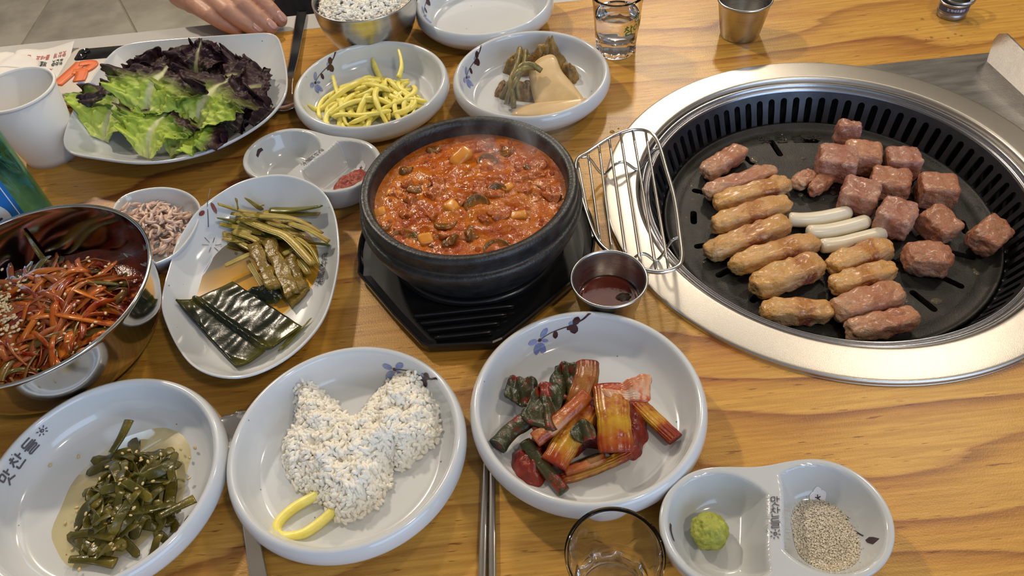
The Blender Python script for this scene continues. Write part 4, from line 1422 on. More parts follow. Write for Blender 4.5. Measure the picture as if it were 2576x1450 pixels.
cl = [((1312, 165), .017, .012, .020, 1), ((1378, 150), .017, .011, .023, 4), ((1270, 225), .010, .010, .012, 9), ((1322, 228), .013, .011, .013, 13), ((1430, 185), .010, .013, .014, 17)]
cn = ['brown pickled leaf behind the pale radish slice, left clump', 'highest brown pickled leaf clump against the far wall of its bowl', 'small brown pickled leaf clump nearest the painted flower', 'brown pickled leaf clump tucked beside the thick green stem', 'brown pickled leaf clump peeking out past the radish slice']
cn[0] = 'brown pickled leaf clump under the bundle of olive stems'
for (uvp, a, b_, h, sd), lbn in zip(cl, cn):
    q = px(*uvp, .010); q[2] = gz(q[0], q[1]) - .0002
    tag(mk('pickled_leaf', crumple(q, a, b_, h, sd), M['greens_leaf']), lbn, 'pickled greens', 'clumps of pickled leaf')
gs = [[(1308, 122, .034), (1300, 165, .032), (1285, 205, .026), (1290, 245, .016), (1292, 272, .010)],
      [(1322, 128, .033), (1318, 165, .031), (1300, 200, .028), (1282, 232, .019), (1275, 262, .011)],
      [(1345, 170, .030), (1318, 172, .033), (1296, 190, .030), (1272, 226, .018), (1262, 245, .010)],
      [(1362, 178, .028), (1335, 162, .034), (1308, 170, .033), (1300, 215, .022), (1305, 250, .012)]]
for k, g_ in enumerate(gs):
    P_ = crom([px(*q) for q in g_], 7)
    rr = .0026 + .0006 * np.array([n3(i * .5, k * 3.0) for i in range(len(P_))])
    tag(mk('pickled_shoot', tube(P_, rr, n=8), M['greens_stem']), 'olive pickled stem bundled beside the pale radish slices', 'pickled greens', 'bundle of olive pickled stems')
def slice_(pts, z0, tilt, th, bow=.003):
    """a quarter-cut slice: bowed slab with an outline given on the bowl floor"""
    P_ = crom([px(u, v, z0) for u, v in pts], 5, True)
    c = P_.mean(0)
    V = [c + (0, 0, bow)]; Fc = []; n = len(P_); K = 5
    for k in range(1, K + 1):
        for p_ in P_:
            q = c + (p_ - c) * (k / K)
            V.append(q + np.array((0, 0, bow * (1 - (k / K) ** 2))))
    for i in range(n): Fc.append((0, 1 + i, 1 + (i + 1) % n))
    for k in range(K - 1):
        for i in range(n):
            j = (i + 1) % n
            Fc.append((1 + k * n + i, 1 + (k + 1) * n + i, 1 + (k + 1) * n + j, 1 + k * n + j))
    V = np.array(V)
    V[:, 2] += (V[:, 1] - c[1]) * tilt[1] + (V[:, 0] - c[0]) * tilt[0]
    if np.cross(P_[1][:2] - c[:2], P_[2][:2] - c[:2]) < 0: Fc = [f[::-1] for f in Fc]
    return thick((V, Fc, [(0, 0)] * len(V)), th)
tag(mk('radish_slice', slice_([(1332, 202), (1345, 180), (1368, 168), (1395, 166), (1412, 190), (1445, 215), (1470, 240), (1440, 246), (1395, 252), (1352, 256)], .017, (0, .35), .0022), M['soy_radish']), 'pale soy-pickled radish slice propped on the brown greens', 'radish slice', 'soy-pickled radish slices')
tag(mk('radish_slice', slice_([(1287, 290), (1310, 272), (1345, 263), (1390, 258), (1440, 254), (1478, 252), (1450, 272), (1400, 290), (1330, 295)], .0105, (0, .06), .0022, .002), M['soy_radish']), 'pale soy-pickled radish slice lying flat at the front of its bowl', 'radish slice', 'soy-pickled radish slices')

# --- rice: heaps of grains nobody could count
M['rice'] = mottled('cooked_rice', (.86, .82, .72), (.93, .90, .81), 200, .42, 0, spec=.3)
def grain_proto(nu=7, nv=5):
    v, f, u = ball((0, 0, 0), 1, nu, nv)
    return np.array(v), f
GV, GF = grain_proto()
def grains(points, normals, Lr, rr, rnd, V0=GV, F0=GF):
    Vs, Fs = [], []
    n = 0
    for p_, nn in zip(points, normals):
        a = Vector((rnd.gauss(0, 1), rnd.gauss(0, 1), rnd.gauss(0, 1)))
        nv = Vector(nn)
        a = (a - nv * a.dot(nv) * rnd.uniform(.2, 1.0)).normalized()
        b_ = a.orthogonal().normalized(); c_ = a.cross(b_)
        l_ = Lr * rnd.uniform(.8, 1.2); r_ = rr * rnd.uniform(.85, 1.15)
        Mx = np.array((np.array(a) * l_, np.array(b_) * r_, np.array(c_) * r_))
        Vs.append(V0 @ Mx + p_)
        Fs += [tuple(i + n for i in f) for f in F0]
        n += len(V0)
    return np.concatenate(Vs), Fs
def heap(inside, hfun, bbox, count, Lr, rr, rnd, zbase):
    P_, N_ = [], []
    tries = 0
    while len(P_) < count and tries < count * 30:
        tries += 1
        x = rnd.uniform(bbox[0], bbox[1]); y = rnd.uniform(bbox[2], bbox[3])
        if not inside(x, y): continue
        h = hfun(x, y)
        e_ = .001
        nx = -(hfun(x + e_, y) - h) / e_; ny = -(hfun(x, y + e_) - h) / e_
        nn = np.array((nx, ny, 1.0)); nn /= np.linalg.norm(nn)
        P_.append(np.array((x, y, zbase(x, y) + max(h - rnd.random() ** 2 * .0022, .001)))); N_.append(nn)
    return P_, N_
rr_ = random.Random(5)
RL = [(745, 985), (790, 970), (840, 1010), (862, 1035), (895, 1040), (940, 985), (985, 945), (1040, 950), (1075, 985), (1100, 1030), (1095, 1090), (1060, 1125), (1010, 1165), (975, 1160), (972, 1200), (965, 1225), (930, 1265), (870, 1300), (835, 1290), (790, 1240), (735, 1205), (715, 1165), (705, 1110), (740, 1050)]
RPL = crom([px(u, v, .014)[:2] for u, v in RL], 4, True)
def poly_sd(P_, x, y):
    """>0 inside: distance to the outline"""
    A_ = P_; B_ = np.roll(P_, -1, 0)
    e_ = B_ - A_; w_ = np.array((x, y)) - A_
    t = np.clip((w_ * e_).sum(1) / ((e_ ** 2).sum(1) + 1e-15), 0, 1)
    d = np.sqrt((((w_ - e_ * t[:, None])) ** 2).sum(1)).min()
    c = ((A_[:, 1] > y) != (B_[:, 1] > y)) & (x < (B_[:, 0] - A_[:, 0]) * (y - A_[:, 1]) / (B_[:, 1] - A_[:, 1] + 1e-15) + A_[:, 0])
    return d if c.sum() % 2 else -d
ricefz = floor_bowl(C_RICE)
def rice_h(x, y):
    d = poly_sd(RPL, x, y)
    if d <= 0: return 0.0
    return .019 * min(1, d / .014) ** .55 * (.84 + .42 * n3(x * 55, y * 55, 2) + .26 * n3(x * 130, y * 130, 5))
bb = (RPL[:, 0].min(), RPL[:, 0].max(), RPL[:, 1].min(), RPL[:, 1].max())
P_, N_ = heap(lambda x, y: poly_sd(RPL, x, y) > -.001, rice_h, bb, 2300, .0031, .00128, rr_, ricefz)
core = grid(lambda u, v: (lambda x, y: np.array((x, y, ricefz(x, y) - .0008 + max(0, rice_h(x, y) - .0007))))(bb[0] + (bb[1] - bb[0]) * u, bb[2] + (bb[3] - bb[2]) * v), 60, 50)
gv, gf = grains(P_, N_, .0031, .00128, rr_)
keep = [f for f in core[1] if max(core[0][i][2] - ricefz(core[0][i][0], core[0][i][1]) for i in f) > .0005]
tag(mk('rice', join([(gv, gf), (core[0], keep)]), M['rice']), 'torn lump of sticky white rice in a flowered bowl', 'rice', None, 'stuff')
def srice_h(x, y):
    d = math.hypot(x - C_SRB[0], y - C_SRB[1]) / .046
    return .013 * max(0, 1 - d ** 2.4) + .003 * n3(x * 70, y * 70, 8) + .002
sz = lambda x, y: .044
P_, N_ = heap(lambda x, y: math.hypot(x - C_SRB[0], y - C_SRB[1]) < .0455, srice_h, (C_SRB[0] - .046, C_SRB[0] + .046, C_SRB[1] - .046, C_SRB[1] + .046), 1500, .0031, .00128, rr_, sz)
gv, gf = grains(P_, N_, .0031, .00128, rr_)
core = lathe([(.0475, .043), (.040, .048), (.025, .053), (0, .055)], 40, (*C_SRB, 0))
tag(mk('rice', join([(gv, gf), (np.array(core[0]), [f[::-1] for f in core[1]])]), M['rice']), 'mound of white rice filling a steel bowl', 'rice', None, 'stuff')

# --- stew
def stew_mat():
    m, n, l, b = nmat('red_stew_broth')
    co = coords(n)
    t = texnoise(n, l, co, 38, 6, .65, .6)
    r = ramp(n, [(.30, (.25, .028, .002)), (.44, (.38, .075, .003)), (.56, (.48, .125, .006)), (.72, (.54, .20, .022))]); l.new(t.outputs['Fac'], r.inputs[0])
    t4 = texnoise(n, l, co, 210, 4, .7)
    r4 = ramp(n, [(.55, (0, 0, 0)), (.68, (1, 1, 1))]); l.new(t4.outputs['Fac'], r4.inputs[0])
    c = mixc(n, l, r4.outputs[0], r.outputs[0], (.56, .20, .05))
    l.new(c, b.inputs['Base Color'])
    setp(b, rough=.13, spec=.45)
    t2 = texnoise(n, l, co, 170, 4, .6)
    bump(n, l, b, t2.outputs['Fac'], .55, .0022)
    return m
M['stew'] = stew_mat()
ZS = zt + .0445
def stew_z(x, y):
    d = math.hypot(x, y) / .068
    lump = .0035 * max(0, 1 - (d / .75) ** 2) * (1 + .8 * n3(x * 70, y * 70, 3))
    return ZS + lump + .0016 * n3(x * 120, y * 120, 1) + .0008 * n3(x * 320, y * 320, 2)
def stew_f(u, v):
    a = 2 * PI * u
    r = .0685 * v
    x, y = r * math.cos(a), r * math.sin(a)
    return np.array((PC[0] + x, PC[1] + y, stew_z(x, y) if v < .97 else ZS))
stew = empty('kimchi_stew', (*PC, ZS), 'bubbling red kimchi stew with tofu and green onion in the stone pot', 'stew')
mk('broth', grid(stew_f, 120, 60), M['stew'], stew)
M['tofu'] = mottled('broth_stained_tofu', (.62, .20, .02), (.72, .32, .05), 90, .25, .0003, 300)
M['stewveg'] = mottled('stewed_green_onion', (.12, .060, .008), (.34, .10, .010), 150, .15, .0016, 260, c3=(.46, .10, .008))
M['stewmeat'] = mottled('stewed_kimchi', (.34, .055, .008), (.48, .15, .025), 150, .18, .0014, 300)
M['bubble'] = simple('broth_bubble', (.9, .45, .25), .03, trans=.85, ior=1.2)
def at_stew(u, v): 
    q = px(u, v, ZS + .003); q[2] = stew_z(q[0] - PC[0], q[1] - PC[1]); return q
for (u, v, dm, yw, pt) in ((1160, 395, (.017, .010, .010), .65, -.35), (990, 480, (.012, .007, .008), -.4, .1), (1135, 520, (.011, .010, .008), .9, .2), (1305, 535, (.012, .007, .008), -.2, -.2), (1068, 595, (.010, .009, .010), .3, .1), (1275, 470, (.010, .006, .007), .8, .2), (952, 525, (.009, .007, .007), .2, 0)):
    q = at_stew(u, v) - np.array((0, 0, .0022 if u != 1160 else 0)); mk('tofu_piece', rbox(q, dm, 9, 5, yw, .0006, 200, u, pt, .25), M['tofu'], stew)
for (u, v, r_, tl) in ((1200, 520, .0095, .5), (1250, 485, .0085, .6), (1035, 490, .0075, -.4), (1010, 600, .0125, .2), (1225, 405, .0080, .3), (1120, 555, .0090, -.3), (1250, 620, .0105, .2), (960, 555, .008, -.2), (1340, 480, .010, .1)):
    q = at_stew(u, v)
    vv, ff, uu = lathe(smooth_prof([(0, -.002), (r_ * .8, -.002), (r_, 0), (r_ * .8, .0018), (r_ * .6, .0006), (0, .0010)], 2), 20)
    vv = np.array(vv) @ np.array(Matrix.Rotation(tl, 3, 'X') @ Matrix.Rotation(tl * .7 + u, 3, 'Z')).T + q + (0, 0, -.0012)
    mk('vegetable_slice', (vv, ff), M['stewveg'], stew)
r9 = random.Random(21)
for k in range(30):
    a = r9.uniform(0, 2 * PI); rr2 = .060 * math.sqrt(r9.random())
    x, y = rr2 * math.cos(a), rr2 * math.sin(a)
    mk('kimchi_piece', rbox((PC[0] + x, PC[1] + y, stew_z(x, y) - .0006), (r9.uniform(.009, .020), r9.uniform(.006, .012), r9.uniform(.004, .005)), 3, 8, r9.uniform(0, 3), .0034, 200, k, r9.uniform(-.3, .3)), M['stewmeat'] if k % 4 else M['stewveg'], stew)
bub = []
for k in range(90):
    a = r9.uniform(0, 2 * PI); rr2 = (.067 if k % 3 else .0675) * math.sqrt(r9.uniform(.1, 1))
    x, y = rr2 * math.cos(a), rr2 * math.sin(a); rb = r9.uniform(.0006, .0024)
    bub.append(ball((PC[0] + x, PC[1] + y, stew_z(x, y) - rb * .2), rb, 10, 6))
o = mk('bubbles', join(bub), M['bubble'], stew); o['kind'] = 'stuff'

# --- meat on the grill
def meat_mat(name, stops, sear, searlo=.42, searhi=.62, nscale=140):
    m, n, l, b = nmat(name)
    co = coords(n)
    uvn = n.new('ShaderNodeUVMap'); sep = n.new('ShaderNodeSeparateXYZ'); l.new(uvn.outputs[0], sep.inputs[0])
    rnd_ = randfac(n)
    t = texnoise(n, l, co, nscale, 4, .6)
    m1 = n.new('ShaderNodeMath'); m1.operation = 'MULTIPLY_ADD'; m1.inputs[1].default_value = .34; l.new(t.outputs['Fac'], m1.inputs[0]); l.new(sep.outputs[1], m1.inputs[2])
    m2 = n.new('ShaderNodeMath'); m2.operation = 'MULTIPLY_ADD'; m2.inputs[1].default_value = .22; m2.inputs[2].default_value = -.28; l.new(rnd_, m2.inputs[0])
    m3 = n.new('ShaderNodeMath'); m3.operation = 'ADD'; l.new(m1.outputs[0], m3.inputs[0]); l.new(m2.outputs[0], m3.inputs[1])
    r = ramp(n, stops); l.new(m3.outputs[0], r.inputs[0])
    # browned crust where the piece has lain on the hot iron: the two flat faces
    g_ = n.new('ShaderNodeTexCoord'); sg = n.new('ShaderNodeSeparateXYZ'); l.new(g_.outputs['Generated'], sg.inputs[0])
    ts = texnoise(n, l, co, nscale * 1.3, 5, .65)
    a1 = n.new('ShaderNodeMath'); a1.operation = 'MULTIPLY_ADD'; a1.inputs[1].default_value = .55; l.new(sg.outputs[2], a1.inputs[0]); l.new(ts.outputs['Fac'], a1.inputs[2])
    a2 = n.new('ShaderNodeMath'); a2.operation = 'SUBTRACT'; a2.inputs[1].default_value = .42; l.new(a1.outputs[0], a2.inputs[0])
    rs = ramp(n, [(searlo, (0, 0, 0)), (searhi, (1, 1, 1))]); l.new(a2.outputs[0], rs.inputs[0])
    sc_ = mixc(n, l, .58, r.outputs[0], sear)
    c = mixc(n, l, rs.outputs[0], r.outputs[0], sc_)
    tf = texnoise(n, l, co, nscale * .8, 3, .5, 1.5, (1, 2.2, 1))
    rf = ramp(n, [(.58, (0, 0, 0)), (.70, (.8, .8, .8))]); l.new(tf.outputs['Fac'], rf.inputs[0])
    c = mixc(n, l, rf.outputs[0], c, (.62, .42, .29))
    l.new(c, b.inputs['Base Color'])
    setp(b, rough=.34, spec=.5, coat=.28, coatr=.2)
    t2 = texnoise(n, l, co, 260, 4, .65)
    bump(n, l, b, t2.outputs['Fac'], .8, .0022)
    return m
M['belly'] = meat_mat('grilled_pork_belly', [(.0, (.62, .36, .13)), (.30, (.64, .42, .21)), (.46, (.58, .33, .17)), (.53, (.25, .060, .030)), (.68, (.27, .070, .038)), (.76, (.58, .34, .18)), (1.0, (.55, .31, .13))], (.55, .25, .030), .36, .58)
M['belly_pale'] = meat_mat('lightly_grilled_pork', [(.0, (.50, .31, .19)), (.4, (.46, .24, .16)), (.6, (.36, .14, .095)), (1.0, (.48, .28, .17))], (.42, .14, .035), .42, .62)
M['neck'] = meat_mat('grilled_pork_cube', [(.0, (.36, .16, .12)), (.35, (.46, .25, .19)), (.6, (.33, .12, .085)), (1.0, (.48, .28, .21))], (.32, .10, .035), .44, .64)
M['neck_brown'] = meat_mat('well_browned_pork_cube', [(.0, (.40, .19, .125)), (.5, (.46, .25, .16)), (1.0, (.36, .15, .10))], (.33, .095, .020), .30, .50)
def meat(u, v, dims, yaw, mat, label, seed, k=4.5, amp=.0016, dz=0.0, pitch=0.0, roll=0.0, grp='pork pieces on the grill plate', n=18):
    if dims[0] < .033: dims = tuple(x_ * s_ for x_, s_ in zip(dims, (1.12, 1.12, 1.08)))
    zc = ZP + dims[2] / 2 + dz
    q = px(u, v, zc)
    yw = math.radians(yaw)
    v_ = rbox(q, dims, k, n, yw, amp * (1.2 if dims[0] > .032 else .95), 150, seed, pitch, roll)
    vv = v_[0]
    vv[:, 2] += (ZP + dz) - vv[:, 2].min() - .0004
    return tag(mk('pork_piece', (vv, v_[1], v_[2]), mat), label, 'pork', grp)
g1 = 'pork belly strips on the grill plate'
B_, Q_ = M['belly'], M['belly_pale']
def strip(p1, p2, w, h, mat, label, seed, k=4.2):
    a_, b_ = px(*p1, ZP + h / 2), px(*p2, ZP + h / 2)
    L_ = np.linalg.norm(b_ - a_)
    yaw = math.degrees(math.atan2(b_[1] - a_[1], b_[0] - a_[0]))
    return meat((p1[0] + p2[0]) / 2, (p1[1] + p2[1]) / 2, (L_, w, h), yaw, mat, label, seed, k, grp=g1)
strip((1770, 440), (1870, 378), .018, .014, Q_, 'short pork strip farthest back in the long strip row', 1)
strip((1774, 490), (1950, 432), .016, .015, Q_, 'pale pork strip, second from the back of the long row', 2)
strip((1797, 516), (1985, 462), .0165, .015, B_, 'browned pork strip between the pale strip and the thicker golden one', 3)
strip((1792, 573), (1986, 512), .0175, .016, B_, 'golden pork strip pointing at the upper white rice cake', 4)
strip((1777, 640), (1986, 562), .0175, .016, B_, 'golden pork strip with a raised pale end, middle of the long row', 5)
strip((1840, 672), (2055, 608), .0175, .016, B_, 'golden pork strip touching the lower white rice cake', 6)
strip((1893, 726), (2066, 664), .0205, .019, B_, 'thickest golden pork strip in front of the long row', 7)
strip((1913, 785), (2092, 786), .0175, .015, B_, 'well-browned pork strip lying alone at the near edge', 8)
strip((2082, 674), (2240, 622), .0175, .016, B_, 'browned pork strip right below the white rice cakes', 9)
strip((2090, 726), (2248, 680), .0165, .016, B_, 'red-banded pork strip, second below the rice cakes', 10)
strip((2096, 790), (2264, 738), .0210, .018, Q_, 'broad pinkish pork strip, third below the rice cakes', 11)
strip((2130, 838), (2306, 800), .0170, .015, Q_, 'pinkish pork strip at the near rim of the plate', 12)
g2 = 'pork cubes on the grill plate'
meat(2022, 455, (.020, .013, .010), 30, Q_, 'small pork scrap touching the end of the strip row', 13, 3.5, .002, grp=g2)
meat(2063, 466, (.024, .011, .011), 35, M['neck_brown'], 'curled small pork scrap above the rice cakes', 14, 3.5, .002, grp=g2)
Nk, Nb = M['neck'], M['neck_brown']
meat(2130, 340, (.013, .018, .021), 75, Nk, 'upright red pork cube leaning on the slotted wall', 15, 7, .0018, pitch=.2, grp=g2)
meat(2103, 413, (.028, .025, .022), -20, Nk, 'large pink pork cube under the golden one', 16, 7, .0018, grp=g2)
meat(2167, 398, (.026, .022, .021), -18, Q_, 'golden-topped pork cube with a white fat side', 17, 7, .0016, grp=g2)
meat(2267, 413, (.024, .020, .020), -12, Nk, 'red pork cube behind the browned four-sided one', 18, 8, .0016, grp=g2)
meat(2236, 466, (.027, .022, .018), -25, Nb, 'flat browned pork cube between two pink ones', 19, 7, .0018, grp=g2)
meat(2160, 496, (.025, .024, .020), -32, Nk, 'pale pink pork cube nearest the upper rice cake', 20, 8, .0018, grp=g2)
meat(2355, 482, (.025, .021, .021), -15, Nb, 'neat pork cube with a dark browned top', 21, 9, .0012, grp=g2)
meat(2250, 553, (.024, .025, .021), -38, Nk, 'deep pink pork cube at the end of the rice cakes', 22, 6, .002, grp=g2)
meat(2357, 572, (.020, .024, .020), 25, Nb, 'wedge-shaped pork cube in front of the neat browned cube', 23, 6, .0018, roll=.25, grp=g2)
meat(2330, 652, (.029, .022, .019), -15, Nb, 'rounded pork cube with white fat, nearest the near right slots', 24, 4, .0018, grp=g2)
meat(2484, 600, (.026, .020, .018), 35, Nb, 'lone browned pork piece beside the plate edge', 25, 6, .0018, roll=.3, grp=g2)
M['ricecake'] = mottled('white_rice_cake', (.74, .66, .50), (.80, .73, .58), 40, .28, sss=.2, sssr=(.7, .6, .4), ssss=.003)
for pts, lb_ in (([(1983, 552), (2020, 554), (2070, 549), (2138, 534)], 'white rice cake stick farthest from the golden strips below'), ([(2030, 585), (2075, 583), (2130, 572), (2184, 556)], 'white rice cake stick in the middle of the three'), ([(2062, 620), (2110, 615), (2165, 602), (2226, 586)], 'white rice cake stick touching the pork strips in front')):
    P_ = crom([px(u, v, ZP + .0060) for u, v in pts], 6)
    m_ = len(P_)
    rad = .0061 * np.array([.72] + [.95] + [1] * (m_ - 4) + [.95, .72])
    tag(mk('rice_cake', tube(P_, rad, rad * .95, n=14), M['ricecake']), lb_, 'rice cake', 'rice cake sticks on the grill')
# grease spots on the plate
M['grease'] = simple('melted_fat', (.9, .8, .6), .02, trans=.9, ior=1.45)
rgz = random.Random(4)
gsp = []
for k in range(70):
    a = rgz.uniform(0, 2 * PI); r_ = .115 * math.sqrt(rgz.random()); s_ = rgz.uniform(.0008, .0026) * (2.0 if k < 8 else 1)
    gsp.append(ball((GC[0] + r_ * math.cos(a), GC[1] + r_ * math.sin(a), ZP), s_, 12, 6, 1, rgz.uniform(.6, 1.3), .22))
o = mk('grease_drops', join(gsp), M['grease'], grill); o['kind'] = 'stuff'
# --- green onion kimchi
M['k_dark'] = uvramp('kimchi_dark_leaf', [(.0, (.020, .028, .010)), (.5, (.050, .045, .014)), (1.0, (.028, .034, .012))], 1, .3, 170, .3, .0010, ((.22, .018, .010), .52, .62), spec=.5)
M['k_yellow'] = uvramp('kimchi_yellow_stalk', [(.0, (.30, .035, .006)), (.22, (.42, .16, .010)), (.55, (.50, .27, .020)), (.8, (.40, .11, .009)), (1.0, (.26, .022, .006))], 1, .28, 130, .18, .0005, ((.27, .026, .005), .48, .60), ribs=16)
M['k_orange'] = uvramp('kimchi_orange_stalk', [(.0, (.30, .055, .008)), (.4, (.44, .11, .018)), (.7, (.56, .28, .11)), (1.0, (.38, .07, .010))], 1, .26, 150, .25, .0008, ((.30, .032, .006), .49, .60), ribs=6)
M['k_white'] = uvramp('kimchi_white_stalk', [(.0, (.50, .08, .02)), (.35, (.62, .28, .13)), (.7, (.70, .50, .36)), (1.0, (.56, .22, .09))], 1, .28, 130, .2, .0004, ((.50, .07, .012), .50, .62), ribs=5)
M['k_brown'] = uvramp('kimchi_brown_stalk', [(.0, (.16, .030, .010)), (.4, (.34, .14, .03)), (1.0, (.30, .10, .02))], 1, .3, 150, .2, .0006, ((.26, .025, .008), .5, .62), ribs=14)
M['k_paste'] = mottled('red_chilli_paste', (.13, .008, .005), (.25, .024, .009), 200, .28, .0012, 330)
kz = floor_bowl(C_KIM)
def stalk(pts, w, h, mat, label, ribs=True, n=18, m=7):
    P_ = crom([px(u, v, kz(*px(u, v, .012)[:2]) + z) for u, v, z in pts], m)
    k = len(P_)
    t = np.linspace(0, 1, k)
    sd_ = pts[0][0] * .01
    rx = w / 2 * (1 + .10 * np.array([n3(i * .35, sd_) for i in range(k)]))
    ry = h / 2 * (1 + .18 * np.array([n3(i * .4, sd_ + 9) for i in range(k)]))
    v_, f_, u_ = tube(P_, rx, ry, n=n, power=2.6)
    v_ = v_ + np.array([[0, 0, .0007 * n3(p_[0] * 260, p_[1] * 260, sd_)] for p_ in v_])
    return tag(mk('kimchi_piece', (v_, f_, u_), mat), label, 'kimchi', 'pieces of green onion kimchi')
def kleaf(pts, z, mat, label, fold=.005, th=.0016, tilt=(0, 0)):
    P_ = crom([px(u, v, z) for u, v in pts], 5, True)
    c = P_.mean(0)
    n = len(P_); K = 9
    V = [c.copy()]; U = [(.5, .5)]; Fc = []
    for k in range(1, K + 1):
        for i, p_ in enumerate(P_):
            V.append(c + (p_ - c) * (k / K)); U.append((k / K, i / n))
    for i in range(n): Fc.append((0, 1 + i, 1 + (i + 1) % n))
    for k in range(K - 1):
        for i in range(n):
            j = (i + 1) % n
            Fc.append((1 + k * n + i, 1 + (k + 1) * n + i, 1 + (k + 1) * n + j, 1 + k * n + j))
    V = np.array(V)
    for q in V:
        dx, dy = q[0] - c[0], q[1] - c[1]
        q[2] += fold * n3(dx * 110 + c[0] * 90, dy * 40, c[1] * 70) + fold * .5 * n3(dx * 260, dy * 90, 3) + dx * tilt[0] + dy * tilt[1]
        q[2] = max(q[2], kz(q[0], q[1]) + .0010)
    if np.cross(P_[1][:2] - c[:2], P_[2][:2] - c[:2]) < 0: Fc = [f[::-1] for f in Fc]
    return tag(mk('kimchi_piece', thick((V, Fc, U), th), mat), label, 'kimchi', 'pieces of green onion kimchi')
stalk([(1443, 1178, .004), (1485, 1158, .004), (1520, 1146, .004)], .005, .004, M['k_dark'], 'thin green kimchi strand under the yellow stalks')
stalk([(1412, 1206, .0035), (1470, 1190, .0035), (1540, 1162, .004), (1588, 1138, .005)], .007, .006, M['k_yellow'], 'long yellow kimchi stalk lying at the front of the pile')
stalk([(1420, 1188, .007), (1470, 1172, .007), (1520, 1152, .007)], .006, .005, M['k_orange'], 'thin orange kimchi stalk beside the long yellow one')
stalk([(1600, 1010, .006), (1640, 1050, .005), (1700, 1106, .0045)], .0105, .0040, M['k_yellow'], 'flat yellow-green kimchi strip reaching out toward the sauce dish')
tag(mk('kimchi_paste', crumple(np.array((*px(1335, 1165, .008)[:2], kz(*px(1335, 1165, .008)[:2]))), .012, .016, .010, 3), M['k_paste']), 'lump of red chilli paste by the green kimchi strand', 'chilli paste', 'lumps of chilli paste in the kimchi')
tag(mk('kimchi_paste', crumple(np.array((*px(1570, 1075, .008)[:2], kz(*px(1570, 1075, .008)[:2]))), .014, .022, .014, 8), M['k_paste']), 'lump of red chilli paste under the broad yellow stalk', 'chilli paste', 'lumps of chilli paste in the kimchi')
tag(mk('kimchi_paste', crumple(np.array((*px(1440, 1050, .008)[:2], kz(*px(1440, 1050, .008)[:2]))), .030, .026, .013, 15), M['k_paste']), 'red chilli paste bed under the middle of the kimchi', 'chilli paste', 'lumps of chilli paste in the kimchi')
stalk([(1320, 1112, .010), (1360, 1165, .008), (1420, 1238, .0045)], .0075, .006, M['k_dark'], 'dark green kimchi strand trailing to the front of the bowl')
stalk([(1250, 1124, .007), (1285, 1085, .010), (1330, 1055, .014)], .0115, .007, M['k_dark'], 'dark kimchi stem sticking out toward the rice bowl')
kleaf([(1268, 994), (1278, 955), (1294, 943), (1315, 958), (1350, 965), (1345, 1000), (1329, 1022), (1295, 1005)], .017, M['k_dark'], 'dark green folded kimchi leaf on the rice side of the pile', .007, .002, (.1, .2))
kleaf([(1396, 935), (1412, 915), (1440, 922), (1460, 930), (1455, 985), (1440, 1005), (1405, 1000), (1385, 960)], .022, M['k_dark'], 'dark wrinkled kimchi leaf at the back of the pile', .009, .003, (0, .2))
stalk([(1478, 915, .020), (1476, 950, .021), (1462, 990, .018), (1448, 1030, .014)], .0145, .008, M['k_brown'], 'ribbed brown kimchi stalk leaning at the back')
stalk([(1482, 1025, .016), (1450, 1078, .015), (1415, 1130, .012), (1392, 1170, .010)], .0165, .009, M['k_yellow'], 'orange-yellow kimchi stalk slanting to the front')
stalk([(1475, 995, .022), (1440, 1030, .021), (1390, 1075, .017), (1345, 1108, .014)], .0095, .0085, M['k_orange'], 'round orange-white kimchi stalk lying across the pile')
kleaf([(1350, 970), (1385, 965), (1415, 995), (1408, 1040), (1395, 1085), (1360, 1075), (1312, 1055), (1330, 1015)], .026, M['k_dark'], 'largest dark kimchi leaf smeared with red paste', .008, .003, (0, .15))
kleaf([(1435, 1085), (1460, 1062), (1490, 1072), (1500, 1100), (1470, 1108), (1445, 1106)], .026, M['k_dark'], 'small dark green kimchi leaf in the middle of the pile', .006, .002, (0, .1))
stalk([(1535, 975, .022), (1541, 1030, .023), (1546, 1080, .021), (1550, 1138, .016)], .0205, .0085, M['k_yellow'], 'broad yellow kimchi stalk with red-stained end')
kleaf([(1514, 978), (1550, 968), (1600, 958), (1636, 952), (1634, 985), (1628, 1008), (1580, 1002), (1533, 998)], .0335, M['k_white'], 'white kimchi piece lying on top of the broad stalk', .004, .003, (.1, .25))

# --- green chilli pickle
def puddle_mat(name, col, alpha):
    m, n, l, b = nmat(name)
    setp(b, col=(1, 1, 1), rough=.04, metal=1.0)
    t = n.new('ShaderNodeBsdfTransparent'); t.inputs[0].default_value = (*col, 1)
    fr = n.new('ShaderNodeFresnel'); fr.inputs[0].default_value = 1.33
    mx = n.new('ShaderNodeMixShader')
    l.new(fr.outputs[0], mx.inputs[0]); l.new(t.outputs[0], mx.inputs[1]); l.new(b.outputs[0], mx.inputs[2])
    l.new(mx.outputs[0], n['Material Output'].inputs['Surface'])
    return m
M['soy'] = puddle_mat('soy_brine', (.93, .66, .20), .50)
M['soy_thin'] = puddle_mat('thin_soy_brine', (.97, .90, .68), .38)
M['chilli'] = uvramp('pickled_green_chilli', [(.0, (.13, .105, .014)), (.35, (.070, .062, .009)), (.7, (.095, .080, .011)), (1.0, (.19, .150, .022))], 1, .24, 160, .3, .0006, ((.10, .085, .012), .55, .7), rnd=.25)
pz = floor_bowl(C_PEP)
PCc = px(330, 1250, .012)[:2]
def flat_patch(c, rx, ry, rot, z, seed, fz_=None):
    def f(u, v):
        a = 2 * PI * u
        q = v * (1 + .12 * n3(math.cos(a) * 1.6 + seed, math.sin(a) * 1.6, seed))
        x, y = rot2(q * rx * math.cos(a), q * ry * math.sin(a), rot)
        zz = z if fz_ is None else fz_(c[0] + x, c[1] + y) + z * (1 - v ** 6)
        return np.array((c[0] + x, c[1] + y, zz))
    return grid(f, 56, 8)
